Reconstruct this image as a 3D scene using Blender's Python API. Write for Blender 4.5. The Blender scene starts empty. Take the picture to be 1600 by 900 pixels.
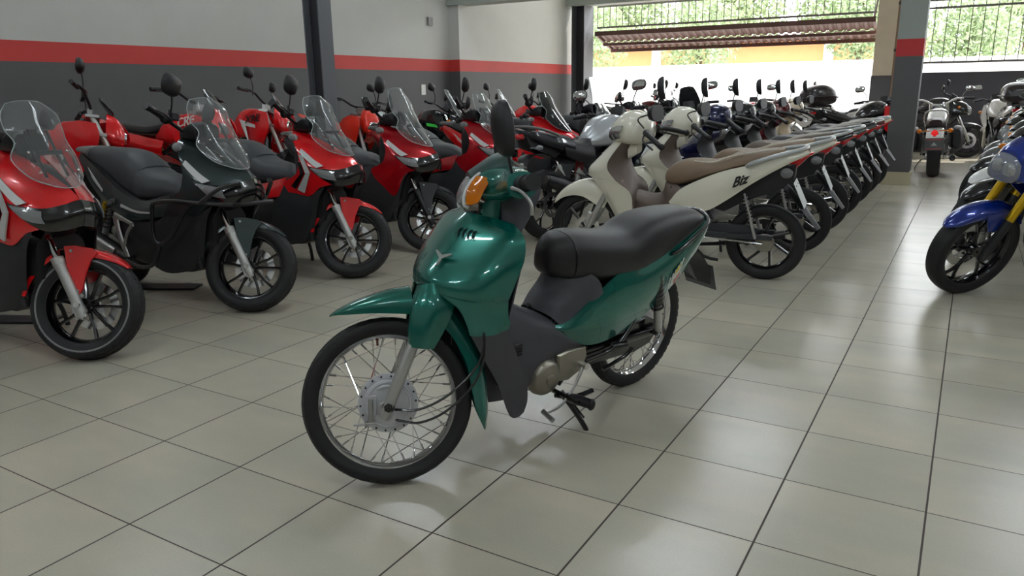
import bpy, math, random
import mathutils
from mathutils import Vector, Matrix
random.seed(7)
LAMP = 66.0
C = bpy.context.scene.collection
PI = math.pi
rad = math.radians

# ------------------------------------------------------------------ camera
H = 1.27
cam_d = bpy.data.cameras.new('camera'); cam = bpy.data.objects.new('camera', cam_d); C.objects.link(cam)
bpy.context.scene.camera = cam
cam_d.sensor_width = 36.0; cam_d.lens = 36.0*1187.58/1600.0
cam_d.clip_start = 0.05; cam_d.clip_end = 300
_y, _p, _r = 0.5389, -0.2539, -0.0138
_f = Vector((-math.sin(_y)*math.cos(_p), math.cos(_y)*math.cos(_p), math.sin(_p)))
_ri = Vector((math.cos(_y), math.sin(_y), 0)); _u = _ri.cross(_f)
_R = _ri*math.cos(_r)+_u*math.sin(_r); _U = -_ri*math.sin(_r)+_u*math.cos(_r)
mw = Matrix.Identity(4)
for i in range(3):
    mw[i][0] = _R[i]; mw[i][1] = _U[i]; mw[i][2] = -_f[i]
mw[2][3] = H
cam.matrix_world = mw

# ------------------------------------------------------------------ view, world, sun
sc = bpy.context.scene
sc.view_settings.view_transform = 'Standard'; sc.view_settings.look = 'None'
sc.view_settings.gamma = 1.0; sc.view_settings.use_curve_mapping = False
sc.view_settings.exposure = 0.08
W = bpy.data.worlds.new('sky'); sc.world = W; W.use_nodes = True
bg = W.node_tree.nodes['Background']; bg.inputs[0].default_value = (0.93, 0.96, 1.0, 1); bg.inputs[1].default_value = 5.5
sd = bpy.data.lights.new('sun', 'SUN'); sd.energy = 6.0; sd.angle = rad(1.5); sd.color = (1, 0.95, 0.87)
so = bpy.data.objects.new('sun', sd); C.objects.link(so); so.rotation_euler = (rad(-32), rad(18), 0)

# ------------------------------------------------------------------ materials
MATS = {}
def srgb(c):
    return tuple(((x/255.0)/12.92 if x/255.0 <= 0.04045 else (((x/255.0)+0.055)/1.055)**2.4) for x in c)
def mat(name, col, rough=0.5, metal=0.0, coat=0.0, noise=0.0, nscale=60, emit=None, es=1.0, bump=0.0, alpha=1.0, trans=0.0, flake=0.0, ior=1.45):
    if name in MATS: return MATS[name]
    m = bpy.data.materials.new(name); m.use_nodes = True; nt = m.node_tree
    b = nt.nodes['Principled BSDF']; c = srgb(col)+(1,)
    b.inputs['Base Color'].default_value = c; b.inputs['Roughness'].default_value = rough
    b.inputs['Metallic'].default_value = metal; b.inputs['Coat Weight'].default_value = coat
    b.inputs['Coat Roughness'].default_value = 0.04; b.inputs['IOR'].default_value = ior
    b.inputs['Alpha'].default_value = alpha; b.inputs['Transmission Weight'].default_value = trans
    if emit: b.inputs['Emission Color'].default_value = srgb(emit)+(1,); b.inputs['Emission Strength'].default_value = es
    if noise or bump or flake:
        tc = nt.nodes.new('ShaderNodeTexCoord'); n = nt.nodes.new('ShaderNodeTexNoise')
        n.inputs['Scale'].default_value = nscale; n.inputs['Detail'].default_value = 4
        nt.links.new(tc.outputs['Object'], n.inputs['Vector'])
        if noise:
            mx = nt.nodes.new('ShaderNodeMix'); mx.data_type = 'RGBA'
            mx.inputs[6].default_value = tuple(v*(1-noise) for v in c[:3])+(1,); mx.inputs[7].default_value = tuple(min(1, v*(1+noise)) for v in c[:3])+(1,)
            nt.links.new(n.outputs['Fac'], mx.inputs[0]); nt.links.new(mx.outputs[2], b.inputs['Base Color'])
        if bump:
            bp = nt.nodes.new('ShaderNodeBump'); bp.inputs['Strength'].default_value = bump; bp.inputs['Distance'].default_value = 0.002
            nt.links.new(n.outputs['Fac'], bp.inputs['Height']); nt.links.new(bp.outputs['Normal'], b.inputs['Normal'])
    MATS[name] = m; return m
def M_black(): return mat('black_plastic', (26, 26, 28), 0.45, nscale=400, bump=0.2)
def M_grey(): return mat('grey_moulded_plastic', (66, 66, 72), 0.5, nscale=500, bump=0.25)
def M_rub(): return mat('tyre_rubber', (24, 24, 25), 0.62, noise=0.2, nscale=40, bump=0.3)
def M_alu(): return mat('cast_aluminium', (168, 168, 165), 0.38, 0.85, noise=0.12, nscale=30)
def M_silver(): return mat('silver_paint', (176, 176, 172), 0.32, 0.55)
def M_chr(): return mat('chrome', (215, 215, 215), 0.08, 1.0)
def M_steel(): return mat('dark_steel', (70, 68, 66), 0.4, 0.8, noise=0.25, nscale=50)
def M_blkpaint(): return mat('gloss_black_paint', (14, 14, 16), 0.25, 0.0, 0.6)
def M_seat(): return mat('black_vinyl', (30, 29, 30), 0.42, nscale=700, bump=0.25)
def M_lens(): return mat('clear_lens', (225, 228, 230), 0.05, 0.0, trans=0.75)
def M_refl(): return mat('headlamp_reflector', (200, 202, 205), 0.16, 0.9)
def M_amber(): return mat('amber_lens', (226, 128, 24), 0.12, trans=0.25, coat=0.5)
def M_red_l(): return mat('red_lens', (190, 18, 22), 0.12, trans=0.15, coat=0.5)
def M_screen(): return mat('clear_screen', (236, 240, 240), 0.04, trans=0.93, ior=1.25)
def M_mirror(): return mat('mirror_glass', (225, 228, 230), 0.02, 1.0)
def M_plate(): return mat('number_plate_white', (205, 207, 205), 0.45)
def M_spring(): return mat('spring_steel', (190, 190, 190), 0.25, 0.9)
def M_gold(): return mat('gold_anodised', (205, 165, 30), 0.3, 0.7)
def paint(name, col, metal=0.25, rough=0.28, coat=0.9):
    return mat(name, col, rough, metal, coat)

# ------------------------------------------------------------------ geometry (each returns (verts, faces))
def J(*gs):
    V, F = [], []
    for g in gs:
        o = len(V); V += list(g[0]); F += [tuple(i+o for i in f) for f in g[1]]
    return V, F
def xf(g, m): return [m @ Vector(v) for v in g[0]], g[1]
def mov(g, x, y, z): return [Vector(v)+Vector((x, y, z)) for v in g[0]], g[1]
def mir(g): return [Vector((v[0], -v[1], v[2])) for v in g[0]], [tuple(reversed(f)) for f in g[1]]
def both(g): return J(g, mir(g))
def cr(pts, k, closed=False):
    """Catmull-Rom through points (tuples of any length)."""
    n = len(pts); out = []
    if n < 3 and not closed:
        return [tuple(a+(b-a)*t/k for a, b in zip(pts[0], pts[1])) for t in range(k)]+[tuple(pts[1])]
    rng = range(n) if closed else range(n-1)
    for i in rng:
        if closed: p0, p1, p2, p3 = pts[i-1], pts[i], pts[(i+1) % n], pts[(i+2) % n]
        else:
            p1, p2 = pts[i], pts[i+1]
            p0 = pts[i-1] if i > 0 else tuple(2*a-b for a, b in zip(p1, p2))
            p3 = pts[i+2] if i+2 < n else tuple(2*b-a for a, b in zip(p1, p2))
        for j in range(k):
            t = j/k
            out.append(tuple(0.5*(2*b+(c-a)*t+(2*a-5*b+4*c-d)*t*t+(3*b-a-3*c+d)*t**3) for a, b, c, d in zip(p0, p1, p2, p3)))
    if not closed: out.append(tuple(pts[-1]))
    return out
def grid(rows, closed_v=False, flip=False):
    n, m = len(rows), len(rows[0]); V = [Vector(p) for r in rows for p in r]; F = []
    for i in range(n-1):
        for j in range(m if closed_v else m-1):
            a, b, c, d = i*m+j, i*m+(j+1) % m, (i+1)*m+(j+1) % m, (i+1)*m+j
            F.append((a, d, c, b) if flip else (a, b, c, d))
    return V, F
def patch(rows, k=4, th=0.004, kr=None):
    """Smooth sheet through a net of control points, given a real thickness th."""
    rs = [cr([tuple(p) for p in r], k) for r in rows]
    cols = [cr([r[j] for r in rs], kr or k) for j in range(len(rs[0]))]
    rows2 = [[cols[j][i] for j in range(len(cols))] for i in range(len(cols[0]))]
    g = grid(rows2); return thick(g, rows2, th) if th else g
def thick(g, rows, th):
    n, m = len(rows), len(rows[0]); P = g[0]
    N = []
    for i in range(n):
        for j in range(m):
            a = P[min(i+1, n-1)*m+j]-P[max(i-1, 0)*m+j]; b = P[i*m+min(j+1, m-1)]-P[i*m+max(j-1, 0)]
            c = a.cross(b); N.append(c.normalized() if c.length > 1e-12 else Vector((0, 0, 0)))
    V = list(P)+[p-nn*th for p, nn in zip(P, N)]; o = n*m; F = list(g[1])+[tuple(reversed([i+o for i in f])) for f in g[1]]
    for j in range(m-1):
        F.append((j+1, j, j+o, j+1+o)); q = (n-1)*m; F.append((q+j, q+j+1, q+j+1+o, q+j+o))
    for i in range(n-1):
        F.append((i*m, (i+1)*m, (i+1)*m+o, i*m+o)); q = m-1; F.append(((i+1)*m+q, i*m+q, i*m+q+o, (i+1)*m+q+o))
    return V, F
def frames(P):
    T = []
    for i in range(len(P)):
        a = P[min(i+1, len(P)-1)]-P[max(i-1, 0)]; T.append(a.normalized() if a.length > 0 else Vector((1, 0, 0)))
    up = Vector((0, 0, 1)) if abs(T[0].z) < 0.9 else Vector((1, 0, 0))
    n = (up-T[0]*up.dot(T[0])).normalized(); out = []
    for t in T:
        n = (n-t*n.dot(t)).normalized(); out.append((t, n, t.cross(n)))
    return out
def tube(pts, r, seg=10, k=0, closed=False, sy=1.0):
    """Round tube along points; r one radius or one per point; sy flattens it."""
    rs = r if isinstance(r, (list, tuple)) else [r]*len(pts)
    P4 = [tuple(p)+(q,) for p, q in zip(pts, rs)]
    if k: P4 = cr(P4, k, closed)
    P = [Vector(p[:3]) for p in P4]
    if closed: P.append(P[0]); P4.append(P4[0])
    fr = frames(P); rows = []
    for p, q, (t, n, b) in zip(P, P4, fr):
        rows.append([p+(n*math.cos(2*PI*i/seg)+b*math.sin(2*PI*i/seg)*sy)*q[3] for i in range(seg)])
    V, F = grid(rows, True)
    if not closed:
        F.append(tuple(range(seg))); o = (len(rows)-1)*seg; F.append(tuple(reversed(range(o, o+seg))))
    return V, F
def rod(a, b, r, seg=10, r2=None): return tube([a, b], [r, r if r2 is None else r2], seg)
def loft(rings, k=0, closed_ring=True, cap=True, kr=0):
    """Rings of equal point counts, smoothed along (k) and around (kr)."""
    R = [[tuple(p) for p in r] for r in rings]
    if kr: R = [cr(r, kr, True) for r in R]
    if k:
        cols = [cr([r[j] for r in R], k) for j in range(len(R[0]))]; R = [[cols[j][i] for j in range(len(cols))] for i in range(len(cols[0]))]
    V, F = grid(R, True)
    if cap:
        m = len(R[0]); F.append(tuple(range(m))); o = (len(R)-1)*m; F.append(tuple(reversed(range(o, o+m))))
    return V, F
def ring_yz(x, zc, hy, hz, e=2.4, n=20, yc=0.0, zt=None, tilt=0.0):
    """superellipse ring in the y-z plane at x; zt: half height above zc if other than below; tilt shears x by z"""
    out = []
    for i in range(n):
        a = 2*PI*i/n; c, s = math.cos(a), math.sin(a)
        y = hy*abs(c)**(2/e)*(1 if c >= 0 else -1); h = hz if s < 0 or zt is None else zt
        z = h*abs(s)**(2/e)*(1 if s >= 0 else -1); out.append((x+tilt*z, yc+y, zc+z))
    return out
def lathe(prof, seg=48, axis='y', cx=0, cy=0, cz=0, closed=False):
    """profile of (radius, offset along the axis)"""
    rows = []
    for r, o in prof:
        row = []
        for i in range(seg):
            a = 2*PI*i/seg; c, s = math.cos(a)*r, math.sin(a)*r
            row.append((cx+c, cy+o, cz+s) if axis == 'y' else ((cx+c, cy+s, cz+o) if axis == 'z' else (cx+o, cy+c, cz+s)))
        rows.append(row)
    if closed: rows.append(rows[0])
    return grid(rows, True)
def prism(out, y0, y1, axis='y', bev=0.0):
    """outline (a, b) given depth between y0 and y1 along axis; bev pulls the two faces in a little"""
    n = len(out); cxx = sum(p[0] for p in out)/n; cyy = sum(p[1] for p in out)/n
    def P(a, b, t): return (a, t, b) if axis == 'y' else ((a, b, t) if axis == 'z' else (t, a, b))
    def sh(p):
        dx, dy = p[0]-cxx, p[1]-cyy; L = math.hypot(dx, dy) or 1; return (p[0]-dx/L*bev, p[1]-dy/L*bev)
    if bev: rows = [[P(*sh(p), y0) for p in out], [P(*p, y0+bev*(1 if y1 > y0 else -1)) for p in out], [P(*p, y1-bev*(1 if y1 > y0 else -1)) for p in out], [P(*sh(p), y1) for p in out]]
    else: rows = [[P(*p, y0) for p in out], [P(*p, y1) for p in out]]
    V, F = grid(rows, True); F.append(tuple(range(n))); o = (len(rows)-1)*n; F.append(tuple(reversed(range(o, o+n))))
    return V, F
def box(x0, x1, y0, y1, z0, z1):
    V = [(x, y, z) for x in (x0, x1) for y in (y0, y1) for z in (z0, z1)]
    return [Vector(v) for v in V], [(0, 1, 3, 2), (4, 6, 7, 5), (0, 4, 5, 1), (2, 3, 7, 6), (0, 2, 6, 4), (1, 5, 7, 3)]
def ball(x, y, z, rx, ry=None, rz=None, nu=16, nv=10):
    ry = ry or rx; rz = rz or rx
    rows = [[(x+rx*math.sin(PI*i/nv)*math.cos(2*PI*j/nu), y+ry*math.sin(PI*i/nv)*math.sin(2*PI*j/nu), z+rz*math.cos(PI*i/nv)) for j in range(nu)] for i in range(nv+1)]
    return grid(rows, True)
def pts_poly(rows3, th=0.003):
    """faceted sheet: list of 3-D points as one polygon, with thickness along its normal"""
    P = [Vector(p) for p in rows3]; n = len(P); nn = Vector((0, 0, 0))
    for i in range(n): nn += (P[i]-P[0]).cross(P[(i+1) % n]-P[0])
    nn = nn.normalized() if nn.length else Vector((0, 1, 0))
    V = P+[p-nn*th for p in P]; F = [tuple(range(n)), tuple(reversed(range(n, 2*n)))]
    for i in range(n): F.append(((i+1) % n, i, i+n, (i+1) % n+n))
    return V, F

TM = [Matrix.Identity(4)]   # frame in which mesh points are written (a steered fork, for instance)
def obj(name, g, m, parent=None, label=None, angle=38, flat=False, bevel=0, sub=0, cat=None, group=None, kind=None):
    me = bpy.data.meshes.new(name); V = [TM[-1] @ Vector(v) for v in g[0]]
    me.from_pydata(V, [], g[1]); me.validate(); me.update()
    import bmesh
    b = bmesh.new(); b.from_mesh(me); bmesh.ops.recalc_face_normals(b, faces=b.faces); b.to_mesh(me); b.free()
    if not flat:
        for p in me.polygons: p.use_smooth = True
        me.set_sharp_from_angle(angle=rad(angle))
    me.materials.append(m); o = bpy.data.objects.new(name, me); C.objects.link(o)
    if parent: o.parent = parent
    if label: o['label'] = label
    if cat: o['category'] = cat
    if group: o['group'] = group
    if kind: o['kind'] = kind
    if bevel:
        md = o.modifiers.new('bevel', 'BEVEL'); md.width = bevel; md.segments = 2; md.limit_method = 'ANGLE'
    if sub:
        md = o.modifiers.new('subdivision', 'SUBSURF'); md.levels = sub; md.render_levels = sub
    return o
def thing(name, label, cat, loc=(0, 0, 0), rz=0.0, lean=0.0, group=None):
    o = bpy.data.objects.new(name, None); C.objects.link(o); o.empty_display_size = 0.2
    o.matrix_world = Matrix.Translation(loc) @ Matrix.Rotation(rad(rz), 4, 'Z') @ Matrix.Rotation(-rad(lean), 4, 'X')
    o['label'] = label; o['category'] = cat
    if group: o['group'] = group
    return o
def dup(o, parent=None, m=None):
    c = o.copy(); C.objects.link(c); c.parent = parent
    if m is not None: c.matrix_world = m
    for ch in [q for q in bpy.data.objects if q.parent == o]: dup(ch, c)
    return c
def steer(x0, rake, ang):
    """turn about the steering axis that meets the ground at x0; ang > 0 turns left"""
    ax = Vector((-math.sin(rad(rake)), 0, math.cos(rad(rake)))); p = Vector((x0, 0, 0))
    return Matrix.Translation(p) @ Matrix.Rotation(rad(ang), 4, ax) @ Matrix.Translation(-p)
def struct(name, g, m, **k): return obj(name, g, m, kind='structure', **k)
# ================================================================== the hall
TILE = 0.3301*H; TX, TY = -1.3089*H, 0.9264*H
def floor_mat():
    m = bpy.data.materials.new('glazed_floor_tiles'); m.use_nodes = True; nt = m.node_tree; N = nt.nodes; L = nt.links
    b = N['Principled BSDF']
    tc = N.new('ShaderNodeTexCoord'); sp = N.new('ShaderNodeSeparateXYZ'); L.new(tc.outputs['Object'], sp.inputs[0])
    def math_(op, a, bb=None, c=None):
        n = N.new('ShaderNodeMath'); n.operation = op
        for i, v in enumerate((a, bb, c)):
            if v is None: continue
            if isinstance(v, (int, float)): n.inputs[i].default_value = v
            else: L.new(v, n.inputs[i])
        return n.outputs[0]
    us, ids = [], []
    for k, off, half in ((0, TX, 0.0034), (1, TY, 0.0024)):
        u = math_('DIVIDE', math_('SUBTRACT', sp.outputs[k], off), TILE)
        fl = math_('FLOOR', math_('ADD', u, 0.5)); ids.append(math_('FLOOR', u))
        d = math_('MULTIPLY', math_('ABSOLUTE', math_('SUBTRACT', u, fl)), TILE)
        ss = N.new('ShaderNodeMapRange'); ss.inputs[1].default_value = half*0.7; ss.inputs[2].default_value = half*1.2
        ss.inputs[3].default_value = 1.0; ss.inputs[4].default_value = 0.0; L.new(d, ss.inputs[0]); us.append(ss.outputs[0])
    g = math_('MAXIMUM', us[0], us[1])
    cb = N.new('ShaderNodeCombineXYZ'); L.new(ids[0], cb.inputs[0]); L.new(ids[1], cb.inputs[1])
    wn = N.new('ShaderNodeTexWhiteNoise'); wn.noise_dimensions = '3D'; L.new(cb.outputs[0], wn.inputs['Vector'])
    n1 = N.new('ShaderNodeTexNoise'); n1.inputs['Scale'].default_value = 1.6; n1.inputs['Detail'].default_value = 3
    mp = N.new('ShaderNodeMapping'); L.new(tc.outputs['Object'], mp.inputs[0]); mp.inputs['Scale'].default_value = (1, 2.2, 1)
    off = N.new('ShaderNodeVectorMath'); off.operation = 'MULTIPLY_ADD'; L.new(wn.outputs['Color'], off.inputs[0]); off.inputs[1].default_value = (9, 9, 9); L.new(mp.outputs[0], off.inputs[2])
    L.new(off.outputs[0], n1.inputs['Vector'])
    n2 = N.new('ShaderNodeTexNoise'); n2.inputs['Scale'].default_value = 160; n2.inputs['Detail'].default_value = 3; L.new(tc.outputs['Object'], n2.inputs['Vector'])
    r1 = N.new('ShaderNodeValToRGB'); L.new(n1.outputs['Fac'], r1.inputs[0])
    r1.color_ramp.elements[0].position = 0.3; r1.color_ramp.elements[0].color = srgb((176, 173, 158))+(1,)
    r1.color_ramp.elements[1].position = 0.72; r1.color_ramp.elements[1].color = srgb((193, 184, 166))+(1,)
    v = math_('ADD', math_('MULTIPLY', wn.outputs['Value'], 0.06), math_('ADD', math_('MULTIPLY', n2.outputs['Fac'], 0.16), 0.89))
    mu = N.new('ShaderNodeMix'); mu.data_type = 'RGBA'; mu.blend_type = 'MULTIPLY'; mu.inputs[0].default_value = 1
    L.new(r1.outputs[0], mu.inputs[6]); L.new(v, mu.inputs[7])
    mx = N.new('ShaderNodeMix'); mx.data_type = 'RGBA'; L.new(g, mx.inputs[0]); L.new(mu.outputs[2], mx.inputs[6]); mx.inputs[7].default_value = srgb((62, 52, 44))+(1,)
    L.new(mx.outputs[2], b.inputs['Base Color'])
    ro = math_('MULTIPLY_ADD', g, 0.5, 0.24); L.new(ro, b.inputs['Roughness'])
    hh = math_('SUBTRACT', math_('MULTIPLY', n2.outputs['Fac'], 0.25), g)
    bp = N.new('ShaderNodeBump'); bp.inputs['Strength'].default_value = 0.35; bp.inputs['Distance'].default_value = 0.0012; L.new(hh, bp.inputs['Height']); L.new(bp.outputs[0], b.inputs['Normal'])
    return m
struct('floor', box(-9.2, 7.0, -7.0, 17.1, -0.12, 0.0), floor_mat(), flat=True)
def wall_mat(name='painted_wall_bands', z1=1.635, z2=1.845, up=(186, 186, 179), red=(186, 52, 46), lo=(80, 80, 80)):
    m = bpy.data.materials.new(name); m.use_nodes = True; nt = m.node_tree; N = nt.nodes; L = nt.links; b = N['Principled BSDF']
    tc = N.new('ShaderNodeTexCoord'); sp = N.new('ShaderNodeSeparateXYZ'); L.new(tc.outputs['Object'], sp.inputs[0])
    def gt(v):
        n = N.new('ShaderNodeMath'); n.operation = 'GREATER_THAN'; L.new(sp.outputs[2], n.inputs[0]); n.inputs[1].default_value = v; return n.outputs[0]
    no = N.new('ShaderNodeTexNoise'); no.inputs['Scale'].default_value = 2.5; no.inputs['Detail'].default_value = 5; L.new(tc.outputs['Object'], no.inputs['Vector'])
    a = N.new('ShaderNodeMix'); a.data_type = 'RGBA'; L.new(gt(z1), a.inputs[0]); a.inputs[6].default_value = srgb(lo)+(1,); a.inputs[7].default_value = srgb(red)+(1,)
    c = N.new('ShaderNodeMix'); c.data_type = 'RGBA'; L.new(gt(z2), c.inputs[0]); L.new(a.outputs[2], c.inputs[6]); c.inputs[7].default_value = srgb(up)+(1,)
    mr = N.new('ShaderNodeMapRange'); L.new(no.outputs['Fac'], mr.inputs[0]); mr.inputs[3].default_value = 0.93; mr.inputs[4].default_value = 1.05
    mu = N.new('ShaderNodeMix'); mu.data_type = 'RGBA'; mu.blend_type = 'MULTIPLY'; mu.inputs[0].default_value = 1; L.new(c.outputs[2], mu.inputs[6]); L.new(mr.outputs[0], mu.inputs[7])
    L.new(mu.outputs[2], b.inputs['Base Color']); b.inputs['Roughness'].default_value = 0.6
    return m
WM = wall_mat()
struct('wall_left', box(-8.9, -8.6, -7.0, 12.2, 0, 4.6), WM, flat=True)
struct('wall_left_front', box(-8.9, -8.36, 12.2, 17.0, 0, 4.6), WM, flat=True)
plain = mat('white_emulsion', (200, 200, 194), 0.7)
struct('wall_back', box(-8.9, 7.0, -7.2, -7.0, 0, 4.6), WM, flat=True)
struct('wall_right', box(7.0, 7.2, -7.0, 17.0, 0, 4.6), WM, flat=True)
struct('ceiling', box(-8.9, 7.2, -7.2, 17.2, 4.6, 4.75), plain, flat=True)
gp = mat('grey_green_paint', (150, 156, 148), 0.6)
struct('trim_1', box(-8.6, 7.0, 12.15, 12.5, 2.80, 3.3), gp, flat=True)
struct('trim_2', box(-8.6, 7.0, 16.55, 16.9, 3.12, 3.6), gp, flat=True)
# steel H columns
dk = mat('charcoal_column_paint', (42, 42, 46), 0.5); mg = mat('mid_grey_column_paint', (98, 100, 104), 0.5)
def hbeam(x, y, w, d, z1, rz, label):
    r = thing('steel_column', label, 'column', (x, y, 0), rz)
    t = 0.014
    obj('flange', box(-w/2, w/2, -d/2, -d/2+t, 0, z1), mg, r, flat=True)
    obj('flange', box(-w/2, w/2, d/2-t, d/2, 0, z1), mg, r, flat=True)
    obj('web', box(-t/2, t/2, -d/2+t, d/2-t, 0, z1), dk, r, flat=True)
    return r
hbeam(-5.46, 5.61, 0.17, 0.2, 4.6, 90, 'dark steel H column standing against the left wall between the parked scooters')
hbeam(-8.02, 16.75, 0.5, 0.32, 3.12, 90, 'dark steel H column at the left edge of the big gateway')
# near painted column on the right
def colm():
    r = thing('painted_column', 'square column painted grey with a red band, right of the aisle', 'column', (-0.80, 11.36, 0), 0)
    obj('shaft', box(-0.155, 0.155, -0.15, 0.15, 0.0, 4.6), wall_mat('column_bands', 1.626, 1.836, (140, 146, 138), (172, 34, 34), (78, 78, 78)), r, flat=True)
    obj('tile_skirting', box(-0.168, 0.168, -0.163, 0.163, 0.0, 0.17), mat('beige_skirting_tile', (196, 186, 158), 0.35), r, flat=True, bevel=0.003)
colm()
def pillar():
    r = thing('gate_pillar', 'cream masonry pillar with a dark grey foot and a rusty drainpipe beside the gateway', 'pillar', (-1.52, 17.0, 0), 0)
    obj('shaft', box(-0.3, 0.05, -0.14, 0.2, 1.46, 4.6), mat('cream_plaster', (205, 190, 168), 0.8, noise=0.12, nscale=5), r, flat=True)
    obj('foot', box(-0.31, 0.06, -0.15, 0.2, 0, 1.46), mat('grey_plinth_paint', (84, 82, 84), 0.7, noise=0.15, nscale=5), r, flat=True)
    obj('wall_return', box(0.05, 0.45, -0.05, 0.2, 0, 4.6), mat('cream_plaster', (205, 190, 168)), r, flat=True)
    p = obj('drainpipe', tube([(0.10, -0.12, 0), (0.10, -0.12, 4.6)], 0.055, 16), mat('stained_pipe', (128, 104, 84), 0.6, noise=0.3, nscale=8), r)
    for z in (1.0, 1.9, 2.75): obj('pipe_clip', tube([(0.10, -0.12, z), (0.10, -0.12, z+0.05)], 0.063, 16), M_steel(), p)
pillar()
# ---- facade over the openings
rust = mat('brown_gate_paint', (96, 66, 58), 0.55, noise=0.15, nscale=6)
ironm = mat('grey_iron', (112, 108, 104), 0.6)
def grille(name, label, x0, x1, y, z0, z1, step, bars, spikes=0):
    r = thing(name, label, 'grille', ((x0+x1)/2, y, z0)); w = (x1-x0)/2
    for z in bars: obj('rail', box(-w, w, -0.015, 0.015, z-z0-0.02, z-z0+0.02), ironm, r, flat=True)
    n = int((x1-x0)/step)
    for i in range(n+1):
        x = -w+i*step; obj('bar', box(x-0.007, x+0.007, -0.007, 0.007, 0.0, z1-z0+(spikes if spikes else 0)), ironm, r, flat=True)
    return r
grille('security_grille', 'grey iron grille of upright bars above the raised gate', -7.80, -1.86, 17.10, 2.66, 4.6, 0.155, (2.66, 3.12, 3.9))
grille('security_grille', 'grey iron grille of upright bars over the dark low wall at right', -1.05, 7.0, 17.02, 1.66, 4.5, 0.2, (1.68, 2.66, 2.80))
struct('wall_front', J(box(-1.07, 7.0, 17.0, 17.2, 0, 1.50)), mat('dark_grey_low_wall', (72, 70, 76), 0.7, noise=0.12, nscale=4), flat=True)
g = thing('raised_gate', 'brown corrugated up-and-over gate tilted open across the entrance', 'gate', (-4.83, 16.98, 2.17))
gw = 2.97
def corr(y0, z0, y1, z1):
    rows = []
    n = 216
    for t in (0.0, 1.0):
        row = []
        for i in range(n+1):
            x = -gw+2*gw*i/n; ph = (i % 6)
            dz = 0.028 if ph in (1, 2, 3) else 0.0
            row.append((x, y0+(y1-y0)*t, z0+(z1-z0)*t+dz))
        rows.append(row)
    G = grid(rows); return thick(G, rows, 0.003)
obj('corrugated_sheet', corr(0.0, 0.34, 0.45, 0.18), rust, g, flat=True)
obj('corrugated_sheet', corr(0.5, 0.16, 0.92, 0.03), rust, g, flat=True)
obj('gate_frame', J(box(-gw, gw, -0.04, 0.0, 0.30, 0.40), box(-gw, gw, 0.44, 0.50, 0.10, 0.16), box(-gw, gw, 0.90, 0.96, -0.03, 0.05), prism([(0, 0.30), (0.0, 0.36), (0.96, 0.05), (0.96, 0.0)], -gw, -gw+0.05, 'x'), prism([(0, 0.30), (0.0, 0.36), (0.96, 0.05), (0.96, 0.0)], gw-0.05, gw, 'x')), rust, g, flat=True)
for x in (-8.02, -1.9):
    pass
obj('pivot_arm', rod((gw-0.05, 0.1, 0.32), (gw+0.02, -0.1, 0.75), 0.02), M_alu(), g)
# things fixed on the left wall
obj("wall_socket", box(-8.6, -8.588, 11.3, 11.42, 1.22, 1.40), mat("white_socket", (215, 215, 210), 0.5), flat=True, cat="socket", label="small white socket plate on the dark lower part of the left wall")
obj("alarm_box", box(-8.6, -8.56, 11.55, 11.68, 2.42, 2.56), mat("grey_box", (130, 130, 126), 0.5), flat=True, cat="sensor", label="small grey box high on the left wall near the corner")
# ---- street outside
struct('ground_outside', box(-40, 30, 17.1, 60, -0.3, -0.02), mat('pale_concrete_yard', (208, 206, 200), 0.8, noise=0.06, nscale=2), flat=True)
white = mat('white_render', (236, 234, 228), 0.8)
struct('wall_outside', box(-40, 30, 24.0, 24.2, 0, 1.98), white, flat=True)
hse = thing('house', 'orange rendered house with white columns across the street', 'house', (-14, 32, 0))
obj('wall', box(-16, 12, 0, 6, 0, 3.0), mat('orange_render', (232, 156, 108), 0.8, noise=0.08, nscale=3), hse, flat=True)
for x in (-13, -9.2, -4.6, -1.9, -1.1, 2.2, 4.7, 9.0): obj('column', box(x-0.16, x+0.16, -0.3, -0.02, 0, 3.3), white, hse, flat=True)
obj('roof', prism([(-0.6, 2.98), (6.6, 2.98), (6.6, 3.12), (-0.6, 3.12)], -16.6, 12.6, 'x'), mat('pale_roof_slab', (214, 208, 198), 0.8), hse, flat=True)
def tree(x, y, h, rr, seed, label):
    rnd = random.Random(seed); r = thing('tree', label, 'tree', (x, y, 0))
    obj('trunk', tube([(0, 0, 0), (0.1, 0, h*0.3), (0, 0.1, h*0.6), (0.1, 0, h*0.85)], [0.16, 0.13, 0.09, 0.03], 8, 3), mat('bark', (110, 92, 74), 0.9), r)
    V, F = [], []
    for i in range(3000 if h < 6 else 5200):
        a = rnd.random()*2*PI; u = rnd.uniform(-1, 1); q = rnd.random()**0.4*rr; s = math.sqrt(1-u*u)
        p = Vector((math.cos(a)*s*q, math.sin(a)*s*q*0.8, h*0.68+u*q*1.0)); d = Vector((rnd.gauss(0, 1), rnd.gauss(0, 1), rnd.gauss(0, 1))).normalized(); e = d.orthogonal().normalized(); w = rnd.uniform(0.06, 0.13)*(1 if h < 6 else 1.7)
        o = len(V); V += [p-d*w, p+e*w*0.4, p+d*w, p-e*w*0.4]; F.append((o, o+1, o+2, o+3))
    obj('foliage', (V, F), mat('leaves', (146, 164, 122), 0.6, noise=0.35, nscale=3), r, flat=True)
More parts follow.
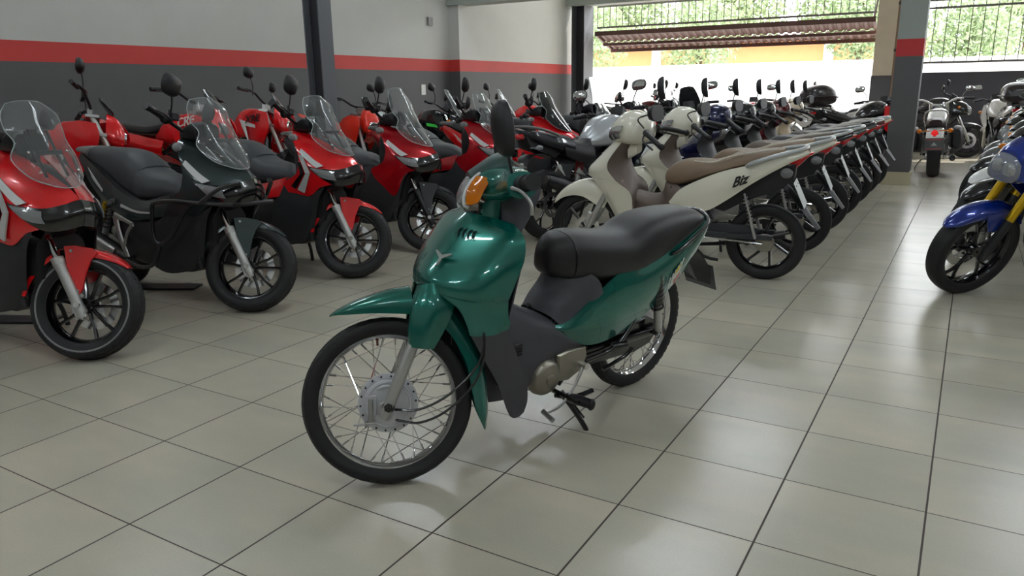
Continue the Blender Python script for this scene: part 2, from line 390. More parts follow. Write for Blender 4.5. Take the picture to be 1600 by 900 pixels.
for a in ((-13.0, 27.5, 4.6, 1.7, 1, 'leafy green tree in front of the orange house, right of the leftmost white columns'), (-8.6, 27.3, 4.4, 1.5, 2, 'leafy green tree at the middle of the gateway view'), (-3.6, 28.4, 4.8, 1.2, 3, 'thin green tree behind the right end of the raised gate'), (-0.4, 27.0, 3.9, 1.3, 4, 'green tree behind the grille right of the painted column'), (3.2, 27.5, 4.4, 1.4, 5, 'palm-green tree at the far right behind the grille'), (-16.5, 28.5, 3.6, 1.1, 6, 'small reddish-green tree at the left edge of the gateway'), (-17.5, 41.5, 7.5, 2.8, 7, 'tall tree behind the orange house, leftmost of the tall trees'), (-11.5, 42.0, 8.0, 2.9, 8, 'tall tree behind the orange house, second of the tall trees from left'), (-5.6, 42.5, 8.0, 2.9, 9, 'tall tree behind the orange house, above the right part of the gate'), (1.5, 42.0, 7.5, 2.9, 10, 'tall tree behind the house, seen through the right-hand grille')):
    tree(*a)
# ---- ceiling lamps (above the frame)
for i, (x, y) in enumerate([(x, y) for y in (-3.5, 0.2, 3.9, 7.6, 11.0) for x in (-6.2, -2.4, 1.4, 4.8)]):
    r = thing('ceiling_lamp', 'twin-tube fluorescent batten hanging from the ceiling', 'lamp', (x, y, 4.2), 0, 0, 'fluorescent battens under the ceiling')
    obj('housing', box(-0.62, 0.62, -0.09, 0.09, 0.0, 0.05), plain, r, flat=True)
    for s in (-0.05, 0.05): obj('tube', tube([(-0.59, s, -0.03), (0.59, s, -0.03)], 0.016, 8), mat('lit_fluorescent_tube', (255, 255, 255), 0.5, emit=(236, 246, 255), es=LAMP), r)
    for s in (-0.5, 0.5): obj('hanger', tube([(s, 0, 0.05), (s, 0, 0.40)], 0.005, 6), M_steel(), r)
# ================================================================== shared motorcycle parts
def tyre_geo(cx, cz, R, w, rim, blocks=0, tread=0.0, seg=72):
    """tyre section turned round the axle; blocks: tread blocks cut as ridges"""
    h = R-rim; hw = w/2
    pr = [(rim-0.004, -hw*0.62), (rim+h*0.18, -hw*0.86), (rim+h*0.48, -hw), (rim+h*0.78, -hw*0.92), (rim+h*0.94, -hw*0.62), (R, 0.0)]
    pr = pr+[(r, -o) for r, o in reversed(pr[:-1])]
    pr = cr(pr, 3); V, F = lathe(pr, seg, 'y', cx, 0, cz)
    g = (V, F)
    if blocks:
        parts = [g]
        for i in range(blocks):
            a = 2*PI*i/blocks; da = 2*PI/blocks*0.30
            for s, lo, hi in ((-1, 0.28, 0.93), (1, 0.28, 0.93), (0, -0.2, 0.2)):
                aa = a+(PI/blocks if s == 0 else 0); row = []
                def rr(o):
                    t = abs(o); return rim+h*(1-0.26*t**2.4)
                o0, o1 = (lo*s, hi*s) if s else (lo, hi)
                q = []
                for r_off in (-0.004, tread):
                    for o, a_ in ((o0, aa-da), (o1, aa-da), (o1, aa+da), (o0, aa+da)):
                        r = rr(o)+r_off; q.append(Vector((cx+math.cos(a_)*r, o*hw, cz+math.sin(a_)*r)))
                parts.append((q, [(0, 1, 2, 3), (4, 7, 6, 5), (0, 4, 5, 1), (1, 5, 6, 2), (2, 6, 7, 3), (3, 7, 4, 0)]))
        g = J(*parts)
    return g
def rim_geo(cx, cz, r, w, depth=0.013):
    hw = w/2; pr = [(r-0.002, -hw*0.98), (r+0.006, -hw), (r+0.006, -hw*0.86), (r-0.004, -hw*0.8), (r-depth*0.7, -hw*0.45), (r-depth, 0), (r-depth*0.7, hw*0.45), (r-0.004, hw*0.8), (r+0.006, hw*0.86), (r+0.006, hw), (r-0.002, hw*0.98), (r-depth*0.8, hw*0.62), (r-depth*1.25, hw*0.3), (r-depth*1.35, 0), (r-depth*1.25, -hw*0.3), (r-depth*0.8, -hw*0.62)]
    return lathe(pr, 64, 'y', cx, 0, cz, closed=True) if False else (lambda P: grid([[(cx+math.cos(2*PI*i/64)*q[0], q[1], cz+math.sin(2*PI*i/64)*q[0]) for i in range(64)] for q in P+[P[0]]], True))(pr)
def spoke_wheel(p, name, cx, cz, R, tw, rr, hub_r, hub_w, drum_side=1, drum=0.1, n=36, blocks=48, each=True):
    w = obj(name, tyre_geo(cx, cz, R, tw, rr, blocks, 0.0025), M_rub(), p, angle=30)
    obj('rim', rim_geo(cx, cz, rr-0.003, tw*0.62), M_chr(), w)
    hb = [(0.012, -hub_w), (hub_r*0.7, -hub_w), (hub_r, -hub_w*0.9), (hub_r, -hub_w*0.78), (hub_r*0.6, -hub_w*0.6), (hub_r*0.55, hub_w*0.3*drum_side), (drum*0.9, hub_w*0.45), (drum, hub_w*0.55), (drum, hub_w*0.8), (drum*0.86, hub_w*0.86), (0.02, hub_w*0.9)]
    if drum_side < 0: hb = [(r, -o) for r, o in reversed(hb)]
    obj('hub', lathe(hb, 40, 'y', cx, 0, cz), mat('white_alloy_drum', (196, 197, 200), 0.4, 0.35, noise=0.08, nscale=40), w)
    sp = []
    for i in range(n):
        side = 1 if i % 2 else -1; big = (side == drum_side); hr = (drum*0.93 if big else hub_r*0.93)
        a = 2*PI*i/n; k = 1 if (i//2) % 2 else -1; ah = a+k*(0.62 if big else 1.0)
        A = Vector((cx+math.cos(ah)*hr, side*hub_w*(0.72 if big else 0.84), cz+math.sin(ah)*hr)); B = Vector((cx+math.cos(a)*(rr-0.022), side*tw*0.06, cz+math.sin(a)*(rr-0.022)))
        u = (B-A).normalized(); g = J(rod(A, B-u*0.012, 0.0019, 5), rod(B-u*0.020, B+u*0.008, 0.0034, 6))
        if each: obj('spoke', g, M_chr(), w)
        else: sp.append(g)
    if not each: obj('spokes', J(*sp), M_chr(), w)
    return w
def cast_wheel(p, name, cx, cz, R, tw, rr, col, nsp=6, split=True, hub=0.03, disc=0.0, disc_side=-1, blocks=0, style='y', chalk=None, twist=0.0, seg=64):
    w = obj(name, tyre_geo(cx, cz, R, tw, rr, blocks, 0.003 if blocks else 0, seg=seg), M_rub(), p, angle=30)
    gs = [rim_geo(cx, cz, rr, tw*0.72), lathe([(0.008, -tw*0.34), (hub, -tw*0.34), (hub*1.15, -0.01), (hub*1.15, 0.01), (hub, tw*0.34), (0.008, tw*0.34)], 24, 'y', cx, 0, cz)]
    for i in range(nsp):
        a = 2*PI*i/nsp+0.3
        def P(r, an, o=0): return Vector((cx+math.cos(an)*r, o, cz+math.sin(an)*r))
        if style == 'y':
            d = 0.16; m = P((rr*0.55), a+twist*0.5)
            gs.append(tube([P(hub*0.9, a), P(rr*0.3, a+twist*0.2), m] if split else [P(hub*0.9, a), P(rr-0.015, a+twist)], [0.013, 0.010, 0.009] if split else 0.010, 8, 0, sy=1.6))
            if split:
                for s in (-1, 1): gs.append(tube([m, P(rr*0.78, a+twist*0.8+s*d*0.8), P(rr-0.012, a+twist+s*d*1.35)], [0.009, 0.008, 0.009], 8, 0, sy=1.6))
        elif style == 'v':
            d = PI/nsp*0.42
            for s in (-1, 1): gs.append(tube([P(hub*0.95, a+s*0.35), P(rr*0.6, a+s*d*0.9+twist*0.5), P(rr-0.012, a+s*d+twist)], [0.010, 0.008, 0.009], 8, 0, sy=1.6))
    obj('rim', J(*gs), col, w)
    if disc:
        y = disc_side*tw*0.52; D = [lathe([(disc*0.66, y-0.002), (disc, y-0.002), (disc, y+0.002), (disc*0.66, y+0.002), (disc*0.66, y-0.002)], 48, 'y', cx, 0, cz)]
        for i in range(6):
            a = i*PI/3; D.append(tube([(cx+math.cos(a)*hub, y*0.8, cz+math.sin(a)*hub), (cx+math.cos(a+0.2)*disc*0.7, y, cz+math.sin(a+0.2)*disc*0.7)], 0.006, 6))
        obj('brake_disc', J(*D), mat('brake_steel', (205, 205, 205), 0.22, 1.0), w)
    if chalk: obj('chalk_ring', lathe([(chalk-0.006, tw*0.478), (chalk-0.004, tw*0.508), (chalk+0.004, tw*0.500), (chalk+0.007, tw*0.46)], 64, 'y', cx, 0, cz), mat('chalk_mark', (128, 128, 128), 0.9, noise=0.3, nscale=60), w)
    if chalk: obj('chalk_ring', lathe([(chalk-0.006, -tw*0.478), (chalk-0.004, -tw*0.508), (chalk+0.004, -tw*0.500), (chalk+0.007, -tw*0.46)], 64, 'y', cx, 0, cz), mat('chalk_mark', (128, 128, 128)), w)
    return w
def shock(p, a, b, r, coilcol=None, body=None, n=7, lower=None):
    """spring-and-damper unit from a (top) to b (bottom)"""
    A, B = Vector(a), Vector(b); d = (B-A); L = d.length; u = d.normalized(); n1 = u.orthogonal().normalized(); n2 = u.cross(n1)
    s = obj('shock_absorber', J(rod(A, A+u*L*0.62, r*0.5, 10), rod(A+u*L*0.55, B, r*0.72, 12), ball(*A, r*0.55, r*0.7, r*0.55, 10, 6), ball(*B, r*0.6, r*0.8, r*0.6, 10, 6)), lower or M_silver(), p)
    pts = [A+u*(L*0.06+L*0.56*i/(n*12))+(n1*math.cos(2*PI*i/12)+n2*math.sin(2*PI*i/12))*r for i in range(n*12+1)]
    obj('spring', tube(pts, r*0.2, 6), coilcol or M_spring(), s)
    return s
def txt(p, s, m, mx, name='lettering', size=0.05, ext=0.0006, shear=0.0, bold=0.0):
    """raised lettering; mx places the text plane"""
    cu = bpy.data.curves.new(name, 'FONT'); cu.body = s; cu.size = size; cu.extrude = ext; cu.align_x = 'CENTER'; cu.align_y = 'CENTER'; cu.shear = shear; cu.resolution_u = 3; cu.offset = bold
    t = bpy.data.objects.new('t', cu); C.objects.link(t); dg = bpy.context.evaluated_depsgraph_get(); dg.update()
    me = bpy.data.meshes.new_from_object(t.evaluated_get(dg)); bpy.data.objects.remove(t)
    V = [mx @ v.co for v in me.vertices]; F = [tuple(f.vertices) for f in me.polygons]; bpy.data.meshes.remove(me)
    return obj(name, (V, F), m, p, flat=True)
def plane_mx(o, x, y):
    """matrix with origin o, text running along x and up along y"""
    X = Vector(x).normalized(); Y = Vector(y); Y = (Y-X*X.dot(Y)).normalized(); Z = X.cross(Y); m = Matrix.Identity(4)
    for i in range(3): m[i][0] = X[i]; m[i][1] = Y[i]; m[i][2] = Z[i]; m[i][3] = o[i]
    return m
def mirror_part(p, base, elbow, head, w, h, d, yaw=0.0, shell=None, glass=True, stem=None, pts=None, rake=0.1):
    """rear-view mirror: stem, shell and glass. the glass looks towards -x, yawed"""
    st = obj('mirror_stem', tube([base, elbow, head], 0.005, 8, 4), stem or M_black(), p)
    m = Matrix.Translation(Vector(head)) @ Matrix.Rotation(yaw, 4, 'Z') @ Matrix.Rotation(rake, 4, 'Y')
    out = pts or [(math.cos(2*PI*i/20)*abs(math.cos(2*PI*i/20))**-0.25*0.5 if abs(math.cos(2*PI*i/20)) > 1e-3 else 0, math.sin(2*PI*i/20)*0.5) for i in range(20)]
    out = cr(out, 2, True) if pts else out
    def R(x, k): return [(x, a*w*k, b*h*k+h*0.0) for a, b in out]
    s = obj('mirror_shell', xf(loft([R(-d*0.35, 0.97), R(-d*0.3, 1.0), R(0, 0.99), R(d*0.4, 0.85), R(d*0.65, 0.5), R(d*0.7, 0.1)]), m), shell or M_black(), p)
    if glass: obj('mirror_glass', xf(loft([R(-d*0.36, 0.9), R(-d*0.37, 0.88)]), m), M_mirror(), s)
    return s
# ================================================================== the green moped in the middle
GREEN = paint('green_metallic_paint', (7, 100, 88), 0.5, 0.25, 1.0)
def sr(x, zt, zb, w, e=3.0, dome=0.012, wb=None):
    wb = wb or w*1.0; out = []; n = 24
    for i in range(n):
        a = 2*PI*i/n; c, s = math.cos(a), math.sin(a); yy = abs(c)**(2/e)*(1 if c >= 0 else -1); zz = abs(s)**(2/e)*(1 if s >= 0 else -1)
        z = (zt+zb)/2+(zt-zb)/2*zz; k = w*0.84+(wb-w*0.84)*max(0.0, min(1.0, (zt-z)/(zt-zb)))**0.6
        out.append((x+(0.0), yy*k, z+(dome*(1-yy*yy) if s > 0 else 0)))
    return out
def hero():
    r = thing('moped', 'dark green step-through moped with black seat, standing alone in mid floor', 'moped', (-1.371-0.012, 2.3995-0.01, 0), -107.08, 6)
    grey = M_grey(); blk = M_black(); alu = M_alu()
    ST = steer(0.695, 26.5, -36)
    # ---------- front end, steered to the right
    TM.append(ST)
    fw = spoke_wheel(r, 'front_wheel', 0.62, 0.28, 0.277, 0.068, 0.229, 0.045, 0.045, 1, 0.098)
    obj('brake_plate', J(lathe([(0.084, 0.036), (0.082, 0.050), (0.06, 0.056), (0.03, 0.058), (0.0, 0.058)], 36, 'y', 0.62, 0, 0.28),
        prism([(0.655, 0.315), (0.69, 0.315), (0.694, 0.255), (0.676, 0.235), (0.660, 0.25)], 0.050, 0.064, bev=0.003), tube([(0.60, 0.060, 0.28+0.05), (0.62, 0.066, 0.342), (0.65, 0.060, 0.335)], 0.006, 8, 3)), mat('white_alloy_drum', (196, 197, 200)), fw)
    obj('drum_ring', lathe([(0.066, 0.052), (0.070, 0.058), (0.074, 0.058), (0.078, 0.052)], 36, 'y', 0.62, 0, 0.28), mat('white_alloy_drum', (196, 197, 200)), fw)
    for i in range(18):
        a = 2*PI*i/18; x_, z_ = 0.62+math.cos(a)*0.090, 0.28+math.sin(a)*0.090; obj('spoke_head', rod((x_, 0.034, z_), (x_, 0.0425, z_), 0.0035, 8), M_steel(), fw)
    obj('brake_arm', J(tube([(0.675, 0.068, 0.305), (0.678, 0.07, 0.25), (0.683, 0.068, 0.228)], 0.008, 8, sy=0.5), rod((0.735, 0.07, 0.226), (0.665, 0.07, 0.226), 0.004, 8), rod((0.690, 0.07, 0.226), (0.70, 0.07, 0.226), 0.011, 6)), alu, fw)
    obj('axle_nut', J(rod((0.62, 0.05, 0.28), (0.62, 0.118, 0.28), 0.008, 10), rod((0.62, 0.100, 0.28), (0.62, 0.112, 0.28), 0.015, 6), rod((0.62, 0.096, 0.28), (0.62, 0.100, 0.28), 0.020, 20)), M_steel(), fw)
    obj('valve', J(rod((0.640, 0, 0.49), (0.640, 0.006, 0.468), 0.004, 8), rod((0.640, 0, 0.492), (0.640, 0, 0.485), 0.006, 8)), mat('brown_rubber_valve', (84, 44, 30), 0.5), fw)
    for s in (-1, 1):
        obj('fork_leg', J(tube([(0.640, s*0.088, 0.243), (0.632, s*0.088, 0.258), (0.515, s*0.088, 0.495), (0.415, s*0.086, 0.69)], [0.017, 0.0195, 0.0195, 0.019], 16),
            prism([(0.603, 0.268), (0.630, 0.247), (0.655, 0.262), (0.648, 0.292), (0.620, 0.304)], s*0.078, s*0.100, bev=0.003)), M_silver(), r)
    # fender: crown arc with dropped sides
    arc = [(0.785, 0.578, 0.002, 0.0), (0.765, 0.592, 0.022, 0.012), (0.72, 0.613, 0.040, 0.034), (0.66, 0.633, 0.052, 0.054), (0.59, 0.649, 0.058, 0.075), (0.52, 0.656, 0.062, 0.09)]
    def fender_rows(A):
        rows = []
        for i, (x, z, hw, dr) in enumerate(A):
            a = A[min(i+1, len(A)-1)]; b = A[max(i-1, 0)]; t = Vector((a[0]-b[0], 0, a[1]-b[1])).normalized(); n = Vector((-t.z, 0, t.x)); n = n if n.z > 0 or (abs(n.z) < 0.8 and n.x < 0) else -n
            if Vector((x-0.62, 0, z-0.28)).dot(n) < 0: n = -n
            c = Vector((x, 0, z)); rows.append([c+Vector((0, -hw, 0))-n*dr, c+Vector((0, -hw*0.96, 0))-n*dr*0.45, c+Vector((0, -hw*0.62, 0))-n*dr*0.07-n*0.003, c, c+Vector((0, hw*0.62, 0))-n*dr*0.07-n*0.003, c+Vector((0, hw*0.96, 0))-n*dr*0.45, c+Vector((0, hw, 0))-n*dr])
        return rows
    fd = obj('front_fender', patch(fender_rows(arc), 5, 0.003), GREEN, r)
    arc2 = [(0.43, 0.630, 0.066, 0.09), (0.375, 0.575, 0.068, 0.075), (0.33, 0.49, 0.070, 0.062), (0.301, 0.40, 0.070, 0.058), (0.291, 0.31, 0.066, 0.055), (0.291, 0.22, 0.045, 0.040), (0.303, 0.150, 0.004, 0.003)]
    obj('fender_rear_blade', patch(fender_rows(arc2), 5, 0.003), GREEN, fd)
    # fork shrouds, one each side, joined over the crown
    sh = []
    for s in (-1, 1):
        rows = [[(0.498, s*0.045, 0.664), (0.495, s*0.085, 0.662), (0.452, s*0.108, 0.668), (0.395, s*0.085, 0.655)],
                [(0.522, s*0.066, 0.60), (0.516, s*0.104, 0.60), (0.456, s*0.128, 0.60), (0.385, s*0.105, 0.595)],
                [(0.538, s*0.072, 0.525), (0.534, s*0.106, 0.53), (0.478, s*0.130, 0.525), (0.420, s*0.108, 0.520)],
                [(0.542, s*0.075, 0.472), (0.538, s*0.102, 0.468), (0.500, s*0.122, 0.462), (0.462, s*0.108, 0.456)]]
        sh.append(patch(rows, 5, 0.003))
    sh.append(patch([[(0.497, -0.05, 0.663), (0.50, 0, 0.668), (0.497, 0.05, 0.663)], [(0.44, -0.07, 0.672), (0.44, 0, 0.68), (0.44, 0.07, 0.672)], [(0.395, -0.085, 0.655), (0.395, 0, 0.66), (0.395, 0.085, 0.655)]], 4, 0.003))
    obj('fork_shroud', J(*sh), GREEN, r)
    for y, zz in ((0.062, 0), (0.074, -0.045)):
        obj('brake_cable', tube([(0.60, y, 0.262+zz*0.7), (0.52, y+0.03, 0.262+zz*0.9), (0.42, 0.12, 0.31+zz), (0.325, 0.13, 0.40+zz*0.8), (0.30, 0.125, 0.50), (0.33, 0.10, 0.62), (0.30, 0.08, 0.75)], 0.0042, 8, 5), M_blkpaint(), r)
    # neck and handlebar nacelle
    obj('handlebar_neck', loft([[(x0+0.06*math.cos(a)*k, 0.05*math.sin(a)*k, z0-0.026*math.cos(a)) for a in [2*PI*i/20 for i in range(20)]] for x0, z0, k in ((0.262, 0.80, 1.0), (0.240, 0.85, 0.98), (0.222, 0.89, 1.0), (0.208, 0.935, 1.1))], 3), GREEN, r)
    obj('neck_rear_cover', loft([[(0.205, -0.055, z0+0.02), (0.205, 0.055, z0+0.02), (x1, 0.062, z0), (x1-0.015, 0.04, z0), (x1-0.015, -0.04, z0), (x1, -0.062, z0)] for z0, x1 in ((0.79, 0.170), (0.85, 0.130), (0.92, 0.090), (0.955, 0.085))], 3, kr=3), grey, r)
    def nac(y, x0, x1, z0, z1, e=2.6):
        out = []
        for i in range(20):
            a = 2*PI*i/20; c, s = math.cos(a), math.sin(a)
            out.append(((x0+x1)/2+(x1-x0)/2*abs(c)**(2/e)*(1 if c > 0 else -1), y, (z0+z1)/2+(z1-z0)/2*abs(s)**(2/e)*(1 if s > 0 else -1)))
        return out
    half = [nac(0, 0.095, 0.305, 0.915, 1.035), nac(0.06, 0.10, 0.295, 0.915, 1.03), nac(0.10, 0.105, 0.275, 0.912, 1.02), nac(0.14, 0.112, 0.240, 0.908, 1.006), nac(0.19, 0.118, 0.222, 0.910, 0.998), nac(0.245, 0.122, 0.214, 0.914, 0.995)]
    sec = [[(a, -b, c) for a, b, c in q] for q in reversed(half[1:])]+half
    nc = obj('handlebar_nacelle', loft(sec, 3), GREEN, r)
    obj('dash_visor', loft([sr(0.305, 1.008, 0.990, 0.078), sr(0.27, 1.030, 0.985, 0.090), sr(0.22, 1.058, 0.980, 0.092), sr(0.175, 1.072, 0.985, 0.082), sr(0.160, 1.066, 1.0, 0.070)], 3), mat('smoked_grey_green_plastic', (34, 62, 58), 0.4), nc)
    obj('gauge_lens', patch([[(0.185, -0.075, 1.055), (0.185, 0, 1.066), (0.185, 0.075, 1.055)], [(0.115, -0.07, 1.015), (0.115, 0, 1.022), (0.115, 0.07, 1.015)]], 4, 0.003), M_lens(), nc)
    # headlamp with a white lens and amber corners
    def hl(y0, y1, x_off, zt, zb):
        rows = []
        for i in range(7):
            t = i/6; y = y0+(y1-y0)*t; bx = 0.338-0.9*y*y*2.2+x_off
            rows.append([(bx-0.050, y, zt-abs(y)*0.10), (bx-0.024, y, zt-0.016-abs(y)*0.10), (bx-0.002, y, (zt+zb)/2), (bx+0.004, y, zb+0.022+abs(y)*0.12), (bx-0.012, y, zb+abs(y)*0.15)])
        return patch(rows, 3, 0.004)
    h = obj('headlamp', hl(-0.088, 0.088, 0, 1.010, 0.905), M_lens(), r)
    obj('headlamp_reflector', hl(-0.08, 0.08, -0.022, 1.004, 0.912), M_refl(), h)
    for s in (-1, 1):
        sg = 'turn_signal'
        rows = [[(0.282, s*0.090, 0.994), (0.312, s*0.094, 0.955), (0.318, s*0.090, 0.912)], [(0.262, s*0.103, 0.990), (0.296, s*0.108, 0.950), (0.308, s*0.100, 0.908)], [(0.240, s*0.110, 0.982), (0.266, s*0.117, 0.948), (0.286, s*0.110, 0.912)]]
        obj(sg, patch(rows, 5, 0.01), M_amber(), r, label='amber corner lens')
        rows = [[(a[0]+0.004, a[1]*0.98+s*0.003, a[2]+0.004) for a in rows[0]], [(0.328, s*0.080, 1.004), (0.332, s*0.078, 0.955), (0.312, s*0.076, 0.90)]]
        obj('lamp_surround', tube([(0.270, s*0.078, 1.008), (0.300, s*0.088, 0.985), (0.326, s*0.090, 0.945), (0.330, s*0.084, 0.912), (0.318, s*0.080, 0.900)], 0.0065, 8, 4), mat('pearl_plastic', (222, 222, 220), 0.25), r)
        obj('grip', J(rod((0.170, s*0.245, 0.955), (0.164, s*0.30, 0.955), 0.026, 18), rod((0.164, s*0.30, 0.955), (0.156, s*0.352, 0.955), 0.020, 18), rod((0.156, s*0.352, 0.955), (0.155, s*0.360, 0.955), 0.026, 18)), M_black(), r)
        obj('lever', J(tube([(0.200, s*0.255, 0.945), (0.205, s*0.300, 0.942), (0.190, s*0.350, 0.928), (0.170, s*0.372, 0.895), (0.166, s*0.362, 0.860)], [0.007, 0.006, 0.005, 0.005, 0.006], 8, 4)), M_alu(), r)
    oval = [(0.5, 0.2), (0.42, 0.46), (0, 0.5), (-0.42, 0.44), (-0.5, 0.1), (-0.42, -0.4), (0, -0.5), (0.4, -0.45)]
    mirror_part(r, (0.185, 0.19, 0.985), (0.20, 0.22, 1.05), (0.222, 0.28, 1.120), 0.100, 0.170, 0.04, yaw=0.30)
    mirror_part(r, (0.17, -0.19, 0.985), (0.15, -0.23, 1.04), (0.142, -0.27, 1.108), 0.115, 0.115, 0.03, yaw=-0.42)
    TM.pop()
    # ---------- front cover and leg shield
    half = [[(0.322, 0, 0.892), (0.305, 0.05, 0.889), (0.278, 0.100, 0.884), (0.246, 0.138, 0.872)],
            [(0.366, 0, 0.850), (0.346, 0.085, 0.845), (0.302, 0.160, 0.848), (0.254, 0.200, 0.840)],
            [(0.416, 0, 0.795), (0.390, 0.100, 0.790), (0.344, 0.178, 0.786), (0.268, 0.220, 0.778)],
            [(0.462, 0, 0.740), (0.432, 0.106, 0.735), (0.380, 0.184, 0.727), (0.294, 0.219, 0.715)],
            [(0.492, 0, 0.695), (0.465, 0.100, 0.690), (0.406, 0.178, 0.674), (0.312, 0.212, 0.660)],
            [(0.497, 0, 0.662), (0.472, 0.095, 0.655), (0.408, 0.171, 0.645), (0.316, 0.207, 0.642)]]
    full = [[(a, -b, c) for a, b, c in reversed(q[1:])]+q for q in half]
    fc = obj('front_cover', patch(full, 5, 0.004), GREEN, r, angle=60)
    fl = [[(0.488, 0.075, 0.658), (0.44, 0.150, 0.648), (0.375, 0.182, 0.642), (0.314, 0.206, 0.641)], [(0.455, 0.130, 0.618), (0.418, 0.168, 0.605), (0.36, 0.188, 0.60), (0.310, 0.204, 0.60)],
          [(0.438, 0.150, 0.570), (0.408, 0.174, 0.565), (0.355, 0.194, 0.565), (0.302, 0.208, 0.565)], [(0.432, 0.162, 0.535), (0.398, 0.178, 0.528), (0.35, 0.193, 0.530), (0.303, 0.203, 0.540)]]
    obj('leg_shield_flap', patch(fl, 5, 0.004), GREEN, r, angle=60); obj('leg_shield_flap', mir(patch(fl, 5, 0.004)), GREEN, r, angle=60)
    lg = [[(0.430, 0.161, 0.537), (0.397, 0.177, 0.530), (0.349, 0.192, 0.532), (0.302, 0.202, 0.542)], [(0.378, 0.163, 0.45), (0.348, 0.176, 0.45), (0.308, 0.188, 0.45), (0.262, 0.197, 0.45)],
          [(0.298, 0.163, 0.32), (0.27, 0.174, 0.32), (0.235, 0.184, 0.32), (0.194, 0.189, 0.32)], [(0.257, 0.163, 0.225), (0.238, 0.169, 0.222), (0.205, 0.174, 0.225), (0.168, 0.178, 0.235)], [(0.236, 0.163, 0.184), (0.220, 0.167, 0.172), (0.195, 0.168, 0.170), (0.174, 0.170, 0.182)]]
    obj('leg_guard', patch(lg, 5, 0.004), grey, r); obj('leg_guard', mir(patch(lg, 5, 0.004)), grey, r)
    sh = [[(0.226, 0.124, 0.858), (0.222, 0.06, 0.872), (0.222, 0, 0.875)], [(0.264, 0.208, 0.785), (0.225, 0.12, 0.78), (0.215, 0, 0.78)], [(0.298, 0.216, 0.65), (0.238, 0.11, 0.65), (0.222, 0, 0.65)],
          [(0.300, 0.202, 0.54), (0.248, 0.10, 0.54), (0.238, 0, 0.56)], [(0.232, 0.190, 0.40), (0.225, 0.10, 0.40), (0.22, 0.0, 0.40)], [(0.172, 0.178, 0.25), (0.20, 0.10, 0.29), (0.21, 0, 0.29)]]
    obj('inner_leg_shield', patch([q+[(a, -b, c) for a, b, c in reversed(q[:-1])] for q in sh], 4, 0.004), grey, r)
    obj('inner_fender', patch([[(0.30, -0.12, 0.60), (0.33, 0, 0.62), (0.30, 0.12, 0.60)], [(0.275, -0.13, 0.45), (0.285, 0, 0.45), (0.275, 0.13, 0.45)], [(0.245, -0.12, 0.28), (0.255, 0, 0.28), (0.245, 0.12, 0.28)]], 4, 0.02), blk, r)
    em = mat('emblem_chrome', (222, 224, 226), 0.15, 0.9)
    e0 = plane_mx((0.448, 0.030, 0.765), (0.05, 0.95, 0.1), (-0.62, 0, 0.78))
    obj('emblem', xf(J(*[prism([(0.0, 0.004), (0.03*s, 0.014), (0.034*s, 0.010), (0.004*s, -0.006)], -0.001, 0.0015, 'z') for s in (-1, 1)], prism([(-0.004, 0.0), (0.004, 0.0), (0.004, -0.022), (-0.004, -0.026)], -0.001, 0.0015, 'z')), e0 @ Matrix.Translation((0, 0, 0.005)) @ Matrix.Scale(1.35, 4)), em, fc)
    for i in range(4):
        y = 0.025+i*0.018
        obj('vent_slot', tube([(0.392-i*0.005, y+0.006, 0.824), (0.376-i*0.005, y-0.006, 0.842), (0.366-i*0.005, y+0.002, 0.852)], [0.0015, 0.0065, 0.0015], 6, 4, sy=0.5), mat('dark_slot', (6, 26, 24), 0.4), fc)
    # ---------- frame covers
    q0 = [[(0.30, 0.085, 0.22), (0.30, 0.10, 0.40), (0.30, 0.06, 0.58), (0.30, 0, 0.60)], [(0.20, 0.09, 0.205), (0.20, 0.105, 0.40), (0.21, 0.065, 0.545), (0.21, 0, 0.565)], [(0.12, 0.095, 0.205), (0.12, 0.110, 0.37), (0.13, 0.075, 0.510), (0.13, 0, 0.540)],
          [(0.05, 0.098, 0.262), (0.045, 0.112, 0.37), (0.06, 0.092, 0.475), (0.06, 0, 0.508)], [(-0.03, 0.100, 0.312), (-0.03, 0.112, 0.37), (-0.03, 0.106, 0.440), (-0.03, 0, 0.466)], [(-0.10, 0.102, 0.322), (-0.10, 0.111, 0.35), (-0.10, 0.108, 0.385), (-0.10, 0, 0.42)], [(-0.17, 0.102, 0.330), (-0.17, 0.108, 0.337), (-0.17, 0.106, 0.345), (-0.17, 0, 0.37)]]
    obj('frame_cover', patch([q+[(a, -b, c) for a, b, c in reversed(q[:-1])] for q in q0], 4, 0.004), grey, r)
    obj('side_vent', J(lathe([(0.0, 0.113), (0.022, 0.116), (0.03, 0.108)], 20, 'y', 0.172, 0, 0.395), *[box(0.150, 0.194, 0.112, 0.119, 0.378+i*0.012, 0.382+i*0.012) for i in range(4)]), blk, r)
    q1 = [[(-0.046, 0.110, 0.444), (-0.022, 0.075, 0.474), (0.006, 0, 0.492)], [(-0.10, 0.116, 0.455), (-0.055, 0.085, 0.508), (-0.020, 0, 0.522)], [(-0.16, 0.124, 0.468), (-0.11, 0.098, 0.545), (-0.055, 0, 0.555)], [(-0.228, 0.134, 0.480), (-0.155, 0.112, 0.575), (-0.072, 0, 0.605)], [(-0.25, 0.132, 0.530), (-0.20, 0.122, 0.61), (-0.095, 0, 0.665)]]
    obj('centre_cover', patch([q+[(a, -b, c) for a, b, c in reversed(q[:-1])] for q in q1], 5, 0.006), grey, r)
    obj('choke_knob', J(rod((-0.01, 0.0, 0.475), (0.018, 0.0, 0.500), 0.005, 8), rod((0.016, 0.0, 0.498), (0.024, 0.0, 0.506), 0.009, 10)), blk, r)
